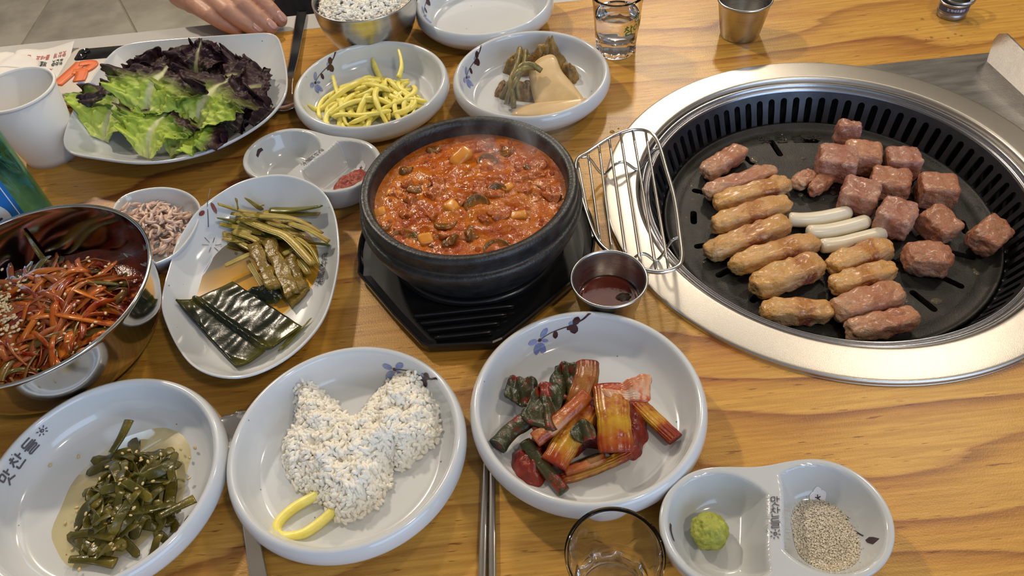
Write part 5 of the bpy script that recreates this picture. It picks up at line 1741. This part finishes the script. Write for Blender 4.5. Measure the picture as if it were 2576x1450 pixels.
tag(mk('soy_puddle', flat_patch(px(310, 1235, .0075)[:2], .036, .046, -.5, .0009, 2, pz), M['soy_thin']), 'thin brown soy puddle around the chilli slices', 'soy sauce')
def pzf(x, y, q):
    dx, dy = x - PCc[0], y - PCc[1]
    d = math.hypot(dx / .034, dy / .042)
    return pz(x, y) + .0016 + q * .016 * max(0, 1 - d * d)
r2 = random.Random(8)
for k in range(105):
    ox, oy = rot2(max(-.019, min(.019, r2.gauss(0, .0125))), max(-.027, min(.027, r2.gauss(0, .018))), .1)
    cc = (PCc[0] + ox, PCc[1] + oy)
    v_ = strand(C_PEP, pzf, .011, r2.uniform(.012, .032), r2.uniform(.0022, .0040), r2, k / 104, .8, ry=.13, power=2.0, m=10, n=8, center=cc, wob=.0012)
    tag(mk('chilli_slice', v_, M['chilli']), 'olive-green pickled chilli slice in the soy-soaked pile', 'chilli slice', 'pickled green chilli slices')
for pts, lb_ in (([(180, 1348, .003), (225, 1342, .004), (290, 1350, .007)], 'pickled chilli slice sticking out beside loose seeds'), ([(175, 1408, .003), (230, 1408, .003), (290, 1418, .003)], 'pickled chilli slice lying nearest the front rim'), ([(400, 1300, .010), (450, 1275, .008), (490, 1255, .006)], 'pickled chilli slice pointing at the rice bowl'), ([(280, 1140, .008), (305, 1100, .010), (325, 1058, .011)], 'pickled chilli slice standing up at the back of the pile')):
    P_ = crom([px(u, v, .0065 + z) for u, v, z in pts], 5)
    tag(mk('chilli_slice', tube(P_, np.linspace(.0022, .0034, len(P_)), .0012, n=8), M['chilli']), lb_, 'chilli slice', 'pickled green chilli slices')
M['seed'] = simple('pale_seed', (.62, .46, .20), .35)
M['sesame'] = simple('sesame_seed', (.72, .56, .34), .4)
def seeds(name, spots, size, mat, label, rnd):
    pr = []
    for p_ in spots:
        v_, f_, u_ = ball((0, 0, 0), size * rnd.uniform(.85, 1.15), 7, 5, 1, .62, .42)
        R_m = np.array(Matrix.Rotation(rnd.uniform(0, 6.3), 3, 'Z') @ Matrix.Rotation(rnd.uniform(-.5, .5), 3, 'X'))
        pr.append((v_ @ R_m.T + np.array(p_), f_, u_))
    return tag(mk(name, join(pr), mat), label, 'seeds', None, 'stuff')
sp = []
for k in range(36):
    x, y = PCc[0] + r2.gauss(0, .020), PCc[1] + r2.gauss(0, .024)
    if math.hypot(x - C_PEP[0], y - C_PEP[1]) < .052: sp.append((x, y, pzf(x, y, 1.05) + .0012))
for (u, v) in ((181, 1381), (163, 1316), (197, 1148), (127, 1172)):
    q = px(u, v, .007); sp.append((q[0], q[1], pz(q[0], q[1]) + .0006))
seeds('chilli_seeds', sp, .0014, M['seed'], 'pale seeds scattered over the chilli pickle', r2)

# --- pickled stems, slabs and the dark leaf on the oval plate
def cr(x, y): return 400 + x / 2.7875, 440 + y / 2.7875
M['stem'] = uvramp('soy_pickled_stem', [(.0, (.42, .31, .045)), (.3, (.34, .25, .028)), (.6, (.46, .35, .07)), (1.0, (.28, .17, .018))], 1, .30, 140, .25, .0010, rnd=.2, ribs=7)
M['stem_green'] = uvramp('green_pickled_stem', [(.0, (.12, .12, .012)), (.5, (.17, .16, .018)), (1.0, (.10, .10, .010))], 1, .26, 140, .2, .0003)
M['slab'] = mottled('soy_pickled_vegetable', (.13, .078, .008), (.22, .140, .018), 110, .24, .0012, 260, c3=(.16, .13, .02), spec=.4)
M['darkleaf'] = uvramp('dark_pickled_leaf', [(.0, (.060, .055, .006)), (.16, (.014, .018, .010)), (.5, (.010, .014, .010)), (.82, (.012, .016, .009)), (1.0, (.075, .070, .008))], 1, .20, 110, .10, .0003, vscale=(.4, 2.0, 1), spec=.20)
tag(mk('soy_puddle', flat_patch(px(*cr(690, 700), .0065)[:2], .044, .060, -.35, .0060, 5), M['soy']), 'amber soy puddle under the pickled stems', 'soy sauce')
SD = [((415, 205), (620, 262), (900, 290), (1060, 340)), ((540, 165), (555, 240)), ((610, 165), (720, 245)), ((775, 248), (950, 245), (1130, 222)), ((505, 272), (700, 290), (950, 312), (1145, 410)), ((545, 290), (760, 380), (900, 440), (1080, 630)),
      ((415, 305), (560, 330), (680, 352)), ((425, 345), (560, 372), (720, 412)), ((450, 445), (560, 468), (690, 450)), ((680, 400), (880, 442), (1000, 470), (1190, 492)), ((910, 340), (1060, 392), (1190, 470)), ((960, 440), (1060, 520), (1125, 635)), ((610, 330), (665, 410), (720, 490)), ((460, 640), (560, 592), (640, 555)),
      ((870, 560), (950, 515)), ((540, 380), (640, 432), (780, 470)), ((750, 330), (900, 372), (1010, 440)), ((620, 600), (680, 700), (735, 790)), ((980, 590), (1050, 700)), ((690, 225), (735, 212)), ((600, 260), (800, 320), (1010, 330)), ((560, 310), (760, 350), (960, 420)), ((520, 400), (640, 440), (700, 470))]
rS = random.Random(12)
for k in range(16):
    x0, y0 = rS.uniform(440, 900), rS.uniform(250, 460)
    L_ = rS.uniform(120, 300); a_ = rS.uniform(.0, .55)
    SD.append(((x0, y0), (x0 + L_ * .5 * math.cos(a_), y0 + L_ * .5 * math.sin(a_) + rS.uniform(-25, 25)), (min(x0 + L_ * math.cos(a_), 1130), y0 + L_ * math.sin(a_))))
SN = ['yellow-green pickled stem crossing the top of the stem pile', 'short upright pickled stem stub against the far wall', 'short slanted pickled stem stub beside the upright one', 'thick green pickled stem pointing at the ssamjang dish', 'long yellow pickled stem under the crossing one', 'thick yellow pickled stem bending over the soy slabs']
r3 = random.Random(2)
for k, s_ in enumerate(SD):
    dark = k in (3, 9, 6)
    lift = .0065 + .0085 * (k in (0, 4, 5, 10, 11)) + .004 * (k % 3 == 1)
    P_ = []
    for (x, y) in s_:
        u, v = cr(x, y)
        q = px(u, v, .014); q[2] = max(op_z(q[0], q[1]) + .0022, .004 + lift); P_.append(px(u, v, q[2]))
    P_ = crom(P_, 6) if len(P_) > 2 else np.array([P_[0] + (P_[1] - P_[0]) * i / 6 for i in range(7)])
    t_ = np.linspace(0, 1, len(P_))
    w_ = (.0036 if k in (3, 5, 9) else r3.uniform(.0018, .0027)) * np.interp(t_, [0, .15, .85, 1], [.7, 1, 1, .8])
    tag(mk('stem_strip', tube(P_, w_, w_ * .30, n=10, power=2.4, twist=r3.uniform(-1.2, 1.2)), M['stem_green'] if dark else M['stem']), SN[k] if k < len(SN) else 'yellow-green pickled stem strip in the pile on the oval plate', 'pickled stem', 'pickled stem strips on the oval plate')
def quad_slab(q4, z, th, mat, name, label, cat, grp, nx=10, ny=16, fold=.0010):
    A_, B_2, C_, D_2 = [px(*cr(*q), z) for q in q4]
    def f(u, v):
        p_ = (A_ * (1 - u) + B_2 * u) * (1 - v) + (D_2 * (1 - u) + C_ * u) * v
        p_ = p_ + np.array((0, 0, fold * 1.6 * n3(p_[0] * 120, p_[1] * 120, z * 300) + .0006 * math.sin(u * PI)))
        p_[:2] += np.array((n3(u * 3 + z * 900, v * 6), n3(u * 3, v * 5, z * 700))) * .0022
        p_[2] = max(p_[2], op_z(p_[0], p_[1]) + .001)
        return p_
    return tag(mk(name, thick(grid(f, nx, ny), th), mat), label, cat, grp)
gp_ = 'soy-pickled vegetable slabs'
quad_slab([(880, 600), (950, 560), (1040, 790), (950, 850)], .009, .004, M['slab'], 'pickled_slab', 'narrow olive slab at the outer side of the slab row', 'pickled vegetable', gp_)
quad_slab([(740, 640), (900, 620), (1060, 800), (930, 930)], .0075, .004, M['slab'], 'pickled_slab', 'lowest olive slab lying in the soy puddle', 'pickled vegetable', gp_)
quad_slab([(720, 480), (810, 455), (990, 830), (890, 860)], .012, .004, M['slab'], 'pickled_slab', 'olive slab in the middle of the slab row', 'pickled vegetable', gp_)
quad_slab([(620, 510), (710, 478), (845, 790), (765, 805)], .014, .004, M['slab'], 'pickled_slab', 'broad olive slab beside the open soy puddle', 'pickled vegetable', gp_)
# the dark leaf, folded once
LA, LB, LC2, LD = (135, 905), (515, 745), (1000, 1062), (550, 1352)
def dleaf(u, v):
    A_, B_2, C_, D_2 = [px(*cr(*q), .012) for q in (LA, LB, LC2, LD)]
    p_ = (A_ * (1 - u) + B_2 * u) * (1 - v) + (D_2 * (1 - u) + C_ * u) * v
    z = op_z(p_[0], p_[1]) + .0028
    z = max(z, .0085 + .003 * u)
    z += .0003 * math.sin(v * 34 + u * 5 + 2 * n3(u * 3, v * 3)) + .0005 * n3(u * 3, v * 9, 2)
    z += .0030 * math.exp(-((u - .30 - .16 * v) / .035) ** 2) + .0012 * (u < .30 + .16 * v)
    p_[2] = z
    return p_
tag(mk('pickled_leaf', thick(grid(dleaf, 40, 48), .0012), M['darkleaf']), 'large square-cut dark green pickled leaf folded over at one side', 'pickled leaf')
def dleaf2(u, v):
    A_, B_2, C_, D_2 = [px(*cr(*q), .010) for q in ((940, 1075), (1072, 1005), (890, 1180), (830, 1220))]
    p_ = (A_ * (1 - u) + B_2 * u) * (1 - v) + (D_2 * (1 - u) + C_ * u) * v
    p_[2] = op_z(p_[0], p_[1]) + .0016 + .0008 * math.sin(u * 9)
    return p_
M['palegreen'] = mottled('thin_green_leaf_edge', (.10, .10, .008), (.20, .19, .02), 80, .25)
tag(mk('pickled_leaf', thick(grid(dleaf2, 10, 10), .0008), M['palegreen']), 'thin yellow-green leaf edge climbing the oval plate wall', 'pickled leaf')
tag(mk('pickled_leaf', crumple(np.array((*px(*cr(740, 830), .008)[:2], .006)), .016, .010, .007, 6), M['darkleaf']), 'small crumpled dark leaf between the slabs and the large leaf', 'pickled leaf')

# --- salted shrimp
M['shrimp'] = mottled('salted_shrimp', (.60, .38, .29), (.76, .60, .50), 160, .3, .0003, 400, c3=(.84, .72, .64), rnd=.12, sss=.2, sssr=(.7, .4, .3), ssss=.003)
shz = lambda x, y: float(np.interp(math.hypot((x - SHC[0]) / .036, (y - SHC[1]) / .043), [0, .55, .74, .86, .93], [.0058, .0062, .0085, .014, .0215]))
r4 = random.Random(17)
SCc = px(390, 578, .016)[:2]
for k in range(230):
    q = k / 229
    while True:
        x, y = SCc[0] + r4.uniform(-.032, .032), SCc[1] + r4.uniform(-.032, .032)
        dx, dy = rot2(x - SCc[0], y - SCc[1], .9)
        d = math.hypot(dx / .035, dy / .029)
        if d < 1: break
    z = shz(x, y) + .0015 + q * .019 * (1 - d * d)
    a = r4.uniform(0, 2 * PI); L = r4.uniform(.008, .013); cv = r4.uniform(-1.6, 1.6)
    pts = []
    for i in range(7):
        t = i / 6 - .5
        px_, py_ = rot2(L * t, cv * L * t * t, a)
        pts.append((x + px_, y + py_, z + r4.uniform(-.0003, .0003)))
    rad = np.array([.45, .95, 1.1, 1.0, .85, .6, .35]) * r4.uniform(.0011, .0016)
    tag(mk('salted_shrimp', tube(pts, rad, rad * 1.1, n=6), M['shrimp']), 'tiny pink salted shrimp in the heaped oval dish', 'shrimp', 'tiny salted shrimp')

# --- scallion salad
M['s_orange'] = uvramp('chilli_dressed_carrot', [(.0, (.50, .12, .012)), (.5, (.56, .16, .016)), (1.0, (.42, .075, .010))], 1, .22, 120, .3, .0004, ((.30, .022, .006), .56, .66), rnd=.2)
M['s_red'] = uvramp('chilli_dressed_onion', [(.0, (.30, .06, .014)), (.5, (.42, .14, .04)), (1.0, (.26, .035, .010))], 1, .2, 120, .35, .0004, ((.22, .015, .006), .54, .66), rnd=.3, sss=.15, sssr=(.6, .2, .1), ssss=.003)
M['s_green'] = uvramp('chilli_dressed_scallion', [(.0, (.10, .085, .012)), (.5, (.15, .095, .014)), (1.0, (.20, .055, .010))], 1, .22, 120, .35, .0004, rnd=.2)
M['s_base'] = mottled('red_dressing', (.10, .008, .004), (.24, .03, .008), 130, .2, .0015, 220)
sal_in = lambda x, y: float(np.interp(math.hypot(x - C_SAL[0], y - C_SAL[1]), [0, .042, .051, .0612, .070, .0755, .078], [.002, .0022, .003, .0093, .0215, .037, .055]))
SMc = (C_SAL[0] - .008, C_SAL[1] - .012)
def sal_top(x, y):
    d = math.hypot(x - SMc[0], y - SMc[1]) / .072
    return .0435 - .010 * d * d + .004 * n3(x * 45, y * 45, 3)
def sz_(x, y, q):
    return max(sal_in(x, y) + .003, sal_top(x, y) - (1 - q) * .012 + .002)
base = grid(lambda u, v: (lambda a, r: np.array((C_SAL[0] + r * math.cos(a), C_SAL[1] + r * math.sin(a), sal_top(C_SAL[0] + r * math.cos(a), C_SAL[1] + r * math.sin(a)) - .008)))(2 * PI * u, .0725 * v), 64, 24)
tag(mk('salad_dressing', base, M['s_base']), 'dark red dressing soaking the bottom of the scallion salad', 'dressing', None, 'stuff')
r5 = random.Random(29)
for k in range(285):
    q = k / 284
    c_ = r5.random()
    kind = 's_orange' if c_ < .40 else ('s_red' if c_ < .80 else 's_green')
    cc = (SMc[0] + r5.gauss(0, .026), SMc[1] + r5.gauss(0, .026))
    v_ = strand(C_SAL, sz_, .060, r5.uniform(.035, .085), r5.uniform(.0014, .0030) if kind != 's_red' else r5.uniform(.0018, .0034), r5, q, 1.1, ry=.26, power=2.2, m=14, n=6, center=SMc, wob=.0042)
    vv = v_[0]
    rr6 = np.hypot(vv[:, 0] - C_SAL[0], vv[:, 1] - C_SAL[1])
    lim = np.interp(vv[:, 2], [.0, .0093, .0215, .037, .055], [.052, .060, .0685, .0735, .0765]) - .001
    sc_ = np.minimum(1, lim / (rr6 + 1e-9))
    vv[:, 0] = C_SAL[0] + (vv[:, 0] - C_SAL[0]) * sc_; vv[:, 1] = C_SAL[1] + (vv[:, 1] - C_SAL[1]) * sc_
    lb_ = {'s_orange': 'orange chilli-dressed strip tangled in the scallion salad', 's_red': 'glossy red-brown onion strip tangled in the scallion salad', 's_green': 'dark green scallion strip tangled in the scallion salad'}[kind]
    tag(mk('salad_strip', (vv, v_[1], v_[2]), M[kind]), lb_, 'salad strip', {'s_orange': 'orange strips in the scallion salad', 's_red': 'red-brown onion strips in the scallion salad', 's_green': 'green strips in the scallion salad'}[kind])
ss = []
for k in range(200):
    if k < 135:
        q = px(14 + r5.gauss(0, 20), 790 + r5.gauss(0, 34), .046)
    else:
        a = r5.uniform(0, 2 * PI); r_ = .066 * math.sqrt(r5.random()); q = (SMc[0] + r_ * math.cos(a), SMc[1] + r_ * math.sin(a))
    if math.hypot(q[0] - C_SAL[0], q[1] - C_SAL[1]) < .071: ss.append((q[0], q[1], sz_(q[0], q[1], 1.0) + .0022 + r5.uniform(-.001, .001)))
seeds('sesame_seeds', ss, .0016, M['sesame'], 'sesame seeds sprinkled over the scallion salad', r5)

# --- sauces, wasabi and salt
M['sauce'] = mottled('dark_red_sauce', (.13, .012, .006), (.20, .024, .008), 60, .08, .0004, 120)
sc_t = empty('dipping_sauce', (*C_SAU, .002), 'dark red dipping sauce in a steel cup', 'sauce')
mk('liquid', lathe([(0, .0022), (.0166, .0022), (.0178, .0032), (.0200, .0135), (.0192, .0130), (.017, .0126), (0, .0126)], 56, (*C_SAU, 0)), M['sauce'], sc_t)
q = px(1568, 748, .0128)
mk('herb_fleck', crumple(np.array((q[0], q[1], .0124)), .0055, .0042, .0016, 4), mottled('dark_herb', (.015, .010, .006), (.10, .06, .03), 400, .3, .0006), sc_t)
M['ssam'] = mottled('ssamjang_paste', (.20, .014, .006), (.33, .045, .014), 170, .4, .0012, 420)
def paste(surf, lx, ly, rx, ry, h, seed, rot=0.0):
    def f(u, v):
        a = 2 * PI * u
        qn = v * (1 + .12 * n3(math.cos(a) * 2 + seed, math.sin(a) * 2, seed))
        x, y = rot2(qn * rx * math.cos(a), qn * ry * math.sin(a), rot)
        b_ = surf(lx + x, ly + y)
        hh = h * math.sqrt(max(0, 1 - v ** 2.2)) * (1 + .25 * n3(x * 180 + seed, y * 180, seed) + .18 * n3(x * 480, y * 480, seed))
        return b_ + np.array((0, 0, hh + .0002))
    return grid(f, 60, 20)
tag(mk('ssamjang', paste(TD_T, .034, -.004, .0125, .0205, .0065, 5, -.12), M['ssam']), 'red ssamjang paste in one hollow of the twin dish', 'paste')
M['wasabi'] = mottled('wasabi', (.27, .30, .030), (.42, .43, .075), 190, .5, .0014, 420)
wq = px(1785, 1335, .014)
wl = rot2(wq[0] - .1245, wq[1] - .1672, math.radians(1))
def wasabi(u, v):
    b_ = TD_B(wl[0], wl[1])
    th, phi = 2 * PI * u, PI * v
    d = np.array((math.sin(phi) * math.cos(th), math.sin(phi) * math.sin(th), -math.cos(phi)))
    r_ = .0098 * (1 + .16 * n3(d[0] * 2.2, d[1] * 2.2, d[2] * 2.2 + 3) + .10 * n3(d[0] * 6, d[1] * 6, d[2] * 6))
    return np.array((b_[0], b_[1], b_[2] + .0072)) + d * r_ * np.array((1, 1.02, .80))
tag(mk('wasabi', grid(wasabi, 64, 36), M['wasabi']), 'green ball of wasabi in one hollow of the grey twin dish', 'wasabi')
M['salt'] = mottled('coarse_salt', (.56, .49, .38), (.74, .68, .56), 900, .35, .0, c3=(.84, .79, .70))
sq = px(2078, 1340, .012); sl = rot2(sq[0] - .1245, sq[1] - .1672, math.radians(1))
def salt_h(x, y):
    d = math.hypot(x / .0175, y / .0215)
    return .0042 * max(0, 1 - d ** 2.5) 
bs = grid(lambda u, v: (lambda x, y: TD_B(sl[0] + x, sl[1] + y) + np.array((0, 0, salt_h(x, y) * .9 - .0006 * (v > .95))))(.0165 * v * math.cos(2 * PI * u), .0205 * v * math.sin(2 * PI * u)), 48, 14)
CUBE_V = np.array([(x, y, z) for x in (-1, 1) for y in (-1, 1) for z in (-1, 1)], float)
CUBE_F = [(0, 1, 3, 2), (4, 6, 7, 5), (0, 4, 5, 1), (2, 3, 7, 6), (0, 2, 6, 4), (1, 5, 7, 3)]
r7 = random.Random(31)
sv, sf = [], []
for k in range(2600):
    a = r7.uniform(0, 2 * PI); r_ = math.sqrt(r7.random()) * (1.0 if k < 2450 else 1.12)
    x, y = .0172 * r_ * math.cos(a), .0212 * r_ * math.sin(a)
    p_ = TD_B(sl[0] + x, sl[1] + y) + np.array((0, 0, salt_h(x, y) + r7.uniform(0, .0003)))
    R_m = np.array(Matrix.Rotation(r7.uniform(0, 6.3), 3, (r7.gauss(0, 1), r7.gauss(0, 1), r7.gauss(0, 1))))
    sv.append(CUBE_V @ R_m.T * r7.uniform(.00022, .00042) + p_)
    sf += [tuple(i + 8 * k for i in f) for f in CUBE_F]
tag(mk('salt', join([(np.concatenate(sv), sf), (bs[0], bs[1])]), M['salt'], smooth=False), 'heap of coarse grey salt in one hollow of the twin dish', 'salt', None, 'stuff')

# --- water drops on the table
dr = []
for (u, v, s_) in ((1540, 332, .0022), (1545, 345, .0012), (2320, 48, .0016), (2306, 75, .0014), (2343, 95, .0020), (2403, 86, .0014), (2418, 90, .0016), (2385, 96, .0014), (2364, 56, .0012), (2434, 56, .0014), (1556, 324, .0010), (2330, 100, .0010)):
    q = px(u, v, 0); dr.append(ball((q[0], q[1], .0001), s_, 12, 6, 1, .9, .35))
tag(mk('water_drops', join(dr), M['water']), 'scattered clear water drops on the bare table', 'water', None, 'stuff')

# --- steam over the pot
def steam_mat():
    m = bpy.data.materials.new('steam'); m.use_nodes = True
    n, l = m.node_tree.nodes, m.node_tree.links
    n.remove(n['Principled BSDF'])
    vs = n.new('ShaderNodeVolumeScatter'); vs.inputs['Color'].default_value = (.95, .95, .97, 1); vs.inputs['Anisotropy'].default_value = .2
    co = coords(n)
    t = texnoise(n, l, co, 26, 4, .6, 1.2, (1, 1, .6))
    r = ramp(n, [(.48, (0, 0, 0)), (.72, (1, 1, 1))]); l.new(t.outputs['Fac'], r.inputs[0])
    # thins out towards the edge of the plume
    g_ = n.new('ShaderNodeTexCoord')
    vm = n.new('ShaderNodeVectorMath'); vm.operation = 'SUBTRACT'; vm.inputs[1].default_value = (.5, .5, .42); l.new(g_.outputs['Generated'], vm.inputs[0])
    ln_ = n.new('ShaderNodeVectorMath'); ln_.operation = 'LENGTH'; l.new(vm.outputs[0], ln_.inputs[0])
    mr = n.new('ShaderNodeMapRange'); mr.inputs[1].default_value = .50; mr.inputs[2].default_value = .12; mr.inputs[3].default_value = 0; mr.inputs[4].default_value = 1; l.new(ln_.outputs[1], mr.inputs[0])
    mu = n.new('ShaderNodeMath'); mu.operation = 'MULTIPLY'; l.new(r.outputs[0], mu.inputs[0]); l.new(mr.outputs[0], mu.inputs[1])
    mu2 = n.new('ShaderNodeMath'); mu2.operation = 'MULTIPLY'; mu2.inputs[1].default_value = 48.0; l.new(mu.outputs[0], mu2.inputs[0])
    l.new(mu2.outputs[0], vs.inputs['Density'])
    l.new(vs.outputs[0], n['Material Output'].inputs['Volume'])
    return m
M['steam'] = steam_mat()
stv = ball((PC[0] + .034, PC[1] + .018, ZS + .048), .046, 24, 14, 1, 1.0, .88)
tag(mk('steam', stv, M['steam']), 'thin white steam rising from the red stew', 'steam', None, 'stuff')

# ------------------------------------------------------------------ person across the table
M['skin'] = mottled('skin', (.50, .25, .165), (.58, .31, .21), 60, .45, .0006, 320, c3=(.54, .24, .17), sss=.2, sssr=(.9, .3, .15), ssss=.006)
M['nail'] = simple('fingernail', (.64, .36, .30), .25)
M['cloth'] = mottled('dark_cloth', (.016, .015, .018), (.030, .028, .032), 60, .85, .001, 300)
def capsule_chain(pts, rads, n=14):
    out = []
    for (a, ra), (b_, rb) in zip(zip(pts[:-1], rads[:-1]), zip(pts[1:], rads[1:])):
        a, b_ = np.array(a, float), np.array(b_, float)
        k = max(3, int(np.linalg.norm(b_ - a) / (min(ra, rb) * .35)))
        for i in range(k + 1):
            t = i / k
            out.append(ball(a + (b_ - a) * t, ra + (rb - ra) * t, n, 8))
    return out
fing = [([(600, -40, .033), (648, -6, .030), (680, 24, .020), (706, 51, .0095)], (.0130, .0092, .0084, .0072)),
        ([(560, -28, .035), (612, 12, .032), (648, 43, .021), (680, 71, .0095)], (.0135, .0094, .0086, .0074)),
        ([(522, -14, .033), (574, 27, .030), (610, 55, .020), (645, 79, .0095)], (.0132, .0090, .0082, .0070)),
        ([(484, 2, .027), (528, 38, .025), (562, 60, .017), (596, 77, .0088)], (.0122, .0082, .0074, .0064))]
parts = []
wr = px(478, -150, .062); wr2 = px(452, -118, .056)
K_ = []
for j, r_ in fing:
    P3 = [px(*q) for q in j]
    K_.append(P3[0])
    parts += capsule_chain(P3, r_)
for a, b_ in zip(K_[:-1], K_[1:]): parts += capsule_chain([a, b_], [.0125, .0125])
for i, k_ in enumerate(K_):
    parts += capsule_chain([k_, k_ * .55 + wr * .45, wr], [.0135, .017, .022])
hp = px(462, -22, .030)
parts += capsule_chain([K_[3], hp, wr2], [.0125, .019, .022])
# thumb tucked along the body side
th0 = wr * .55 + K_[0] * .45 + np.array((.012, .012, -.010))
parts += capsule_chain([wr, th0, K_[0] + np.array((.002, .030, -.024)), K_[0] + np.array((.016, .034, -.034))], [.021, .0165, .012, .009])
el = np.array((-.38, 1.14, .04))
parts += capsule_chain([wr, wr * .5 + el * .5, el], [.024, .034, .040])
V_, F_, _ = join(parts)
pers = empty('person', (-.10, 1.10, ZF), 'person in dark clothes resting one hand on the far table edge', 'person')
hand = mk('hand', (V_, F_), M['skin'], pers)
rm = hand.modifiers.new('r', 'REMESH'); rm.mode = 'VOXEL'; rm.voxel_size = .0014
sm = hand.modifiers.new('s', 'SMOOTH'); sm.iterations = 4; sm.factor = .5
dg = bpy.context.evaluated_depsgraph_get()
nm = bpy.data.meshes.new_from_object(hand.evaluated_get(dg))
hand.modifiers.clear(); hand.data = nm
hand.data.polygons.foreach_set('use_smooth', [True] * len(hand.data.polygons))
if not hand.data.materials: hand.data.materials.append(M['skin'])
for j, r_ in fing:
    a, b_ = px(*j[2]), px(*j[3])
    d = (b_ - a) / np.linalg.norm(b_ - a)
    s_ = np.cross(d, (0, 0, 1)); s_ /= np.linalg.norm(s_)
    w_ = np.cross(s_, d)
    c_ = b_ - d * .0012 + w_ * (r_[3] + .0001)
    f_ = lambda u, v: c_ + d * (.0062 * (2 * v - 1)) + s_ * (.0050 * (2 * u - 1) * math.sqrt(max(.15, 1 - abs(2 * v - 1) ** 3))) + w_ * (.0010 - .0026 * (2 * u - 1) ** 2 - .0008 * v)
    mk('fingernail', thick(grid(f_, 8, 8), .0007), M['nail'], hand)
body = []
body += capsule_chain([(-.16, 1.17, -.28), (-.16, 1.20, -.05), (-.16, 1.22, .22)], [.17, .165, .15], 24)
body += capsule_chain([(-.26, 1.18, -.28), (-.25, .95, -.27), (-.25, .92, -.62)], [.085, .075, .06], 18)
body += capsule_chain([(-.06, 1.18, -.28), (-.05, .95, -.27), (-.05, .92, -.62)], [.085, .075, .06], 18)
body += capsule_chain([(-.32, 1.21, .20), (-.37, 1.20, .08), el, (el[0] * .8 + wr[0] * .2, el[1] * .8 + wr[1] * .2, .042)], [.062, .056, .050, .044], 18)
V_, F_, _ = join(body)
cl_ = mk('clothing', (V_, F_), M['cloth'], pers)
rm = cl_.modifiers.new('r', 'REMESH'); rm.mode = 'VOXEL'; rm.voxel_size = .009
sm = cl_.modifiers.new('s', 'SMOOTH'); sm.iterations = 8
dg = bpy.context.evaluated_depsgraph_get()
nm = bpy.data.meshes.new_from_object(cl_.evaluated_get(dg))
cl_.modifiers.clear(); cl_.data = nm
cl_.data.polygons.foreach_set('use_smooth', [True] * len(cl_.data.polygons))
if not cl_.data.materials: cl_.data.materials.append(M['cloth'])
for x_ in (-.25, -.05):
    mk('shoe', rbox((x_, .85, ZF + .03), (.085, .24, .06), 4, 8), M['cloth'], pers)
# the bench the person sits on
bn = empty('bench', (0, 1.22, ZF), 'dark upholstered bench behind the table', 'bench')
mk('seat', rbox((0, 1.25, -.50), (1.0, .38, .09), 8, 8), M['cloth'], bn)
mk('base', slab(-.46, .46, 1.10, 1.40, ZF, -.53), M['cloth'], bn, False)
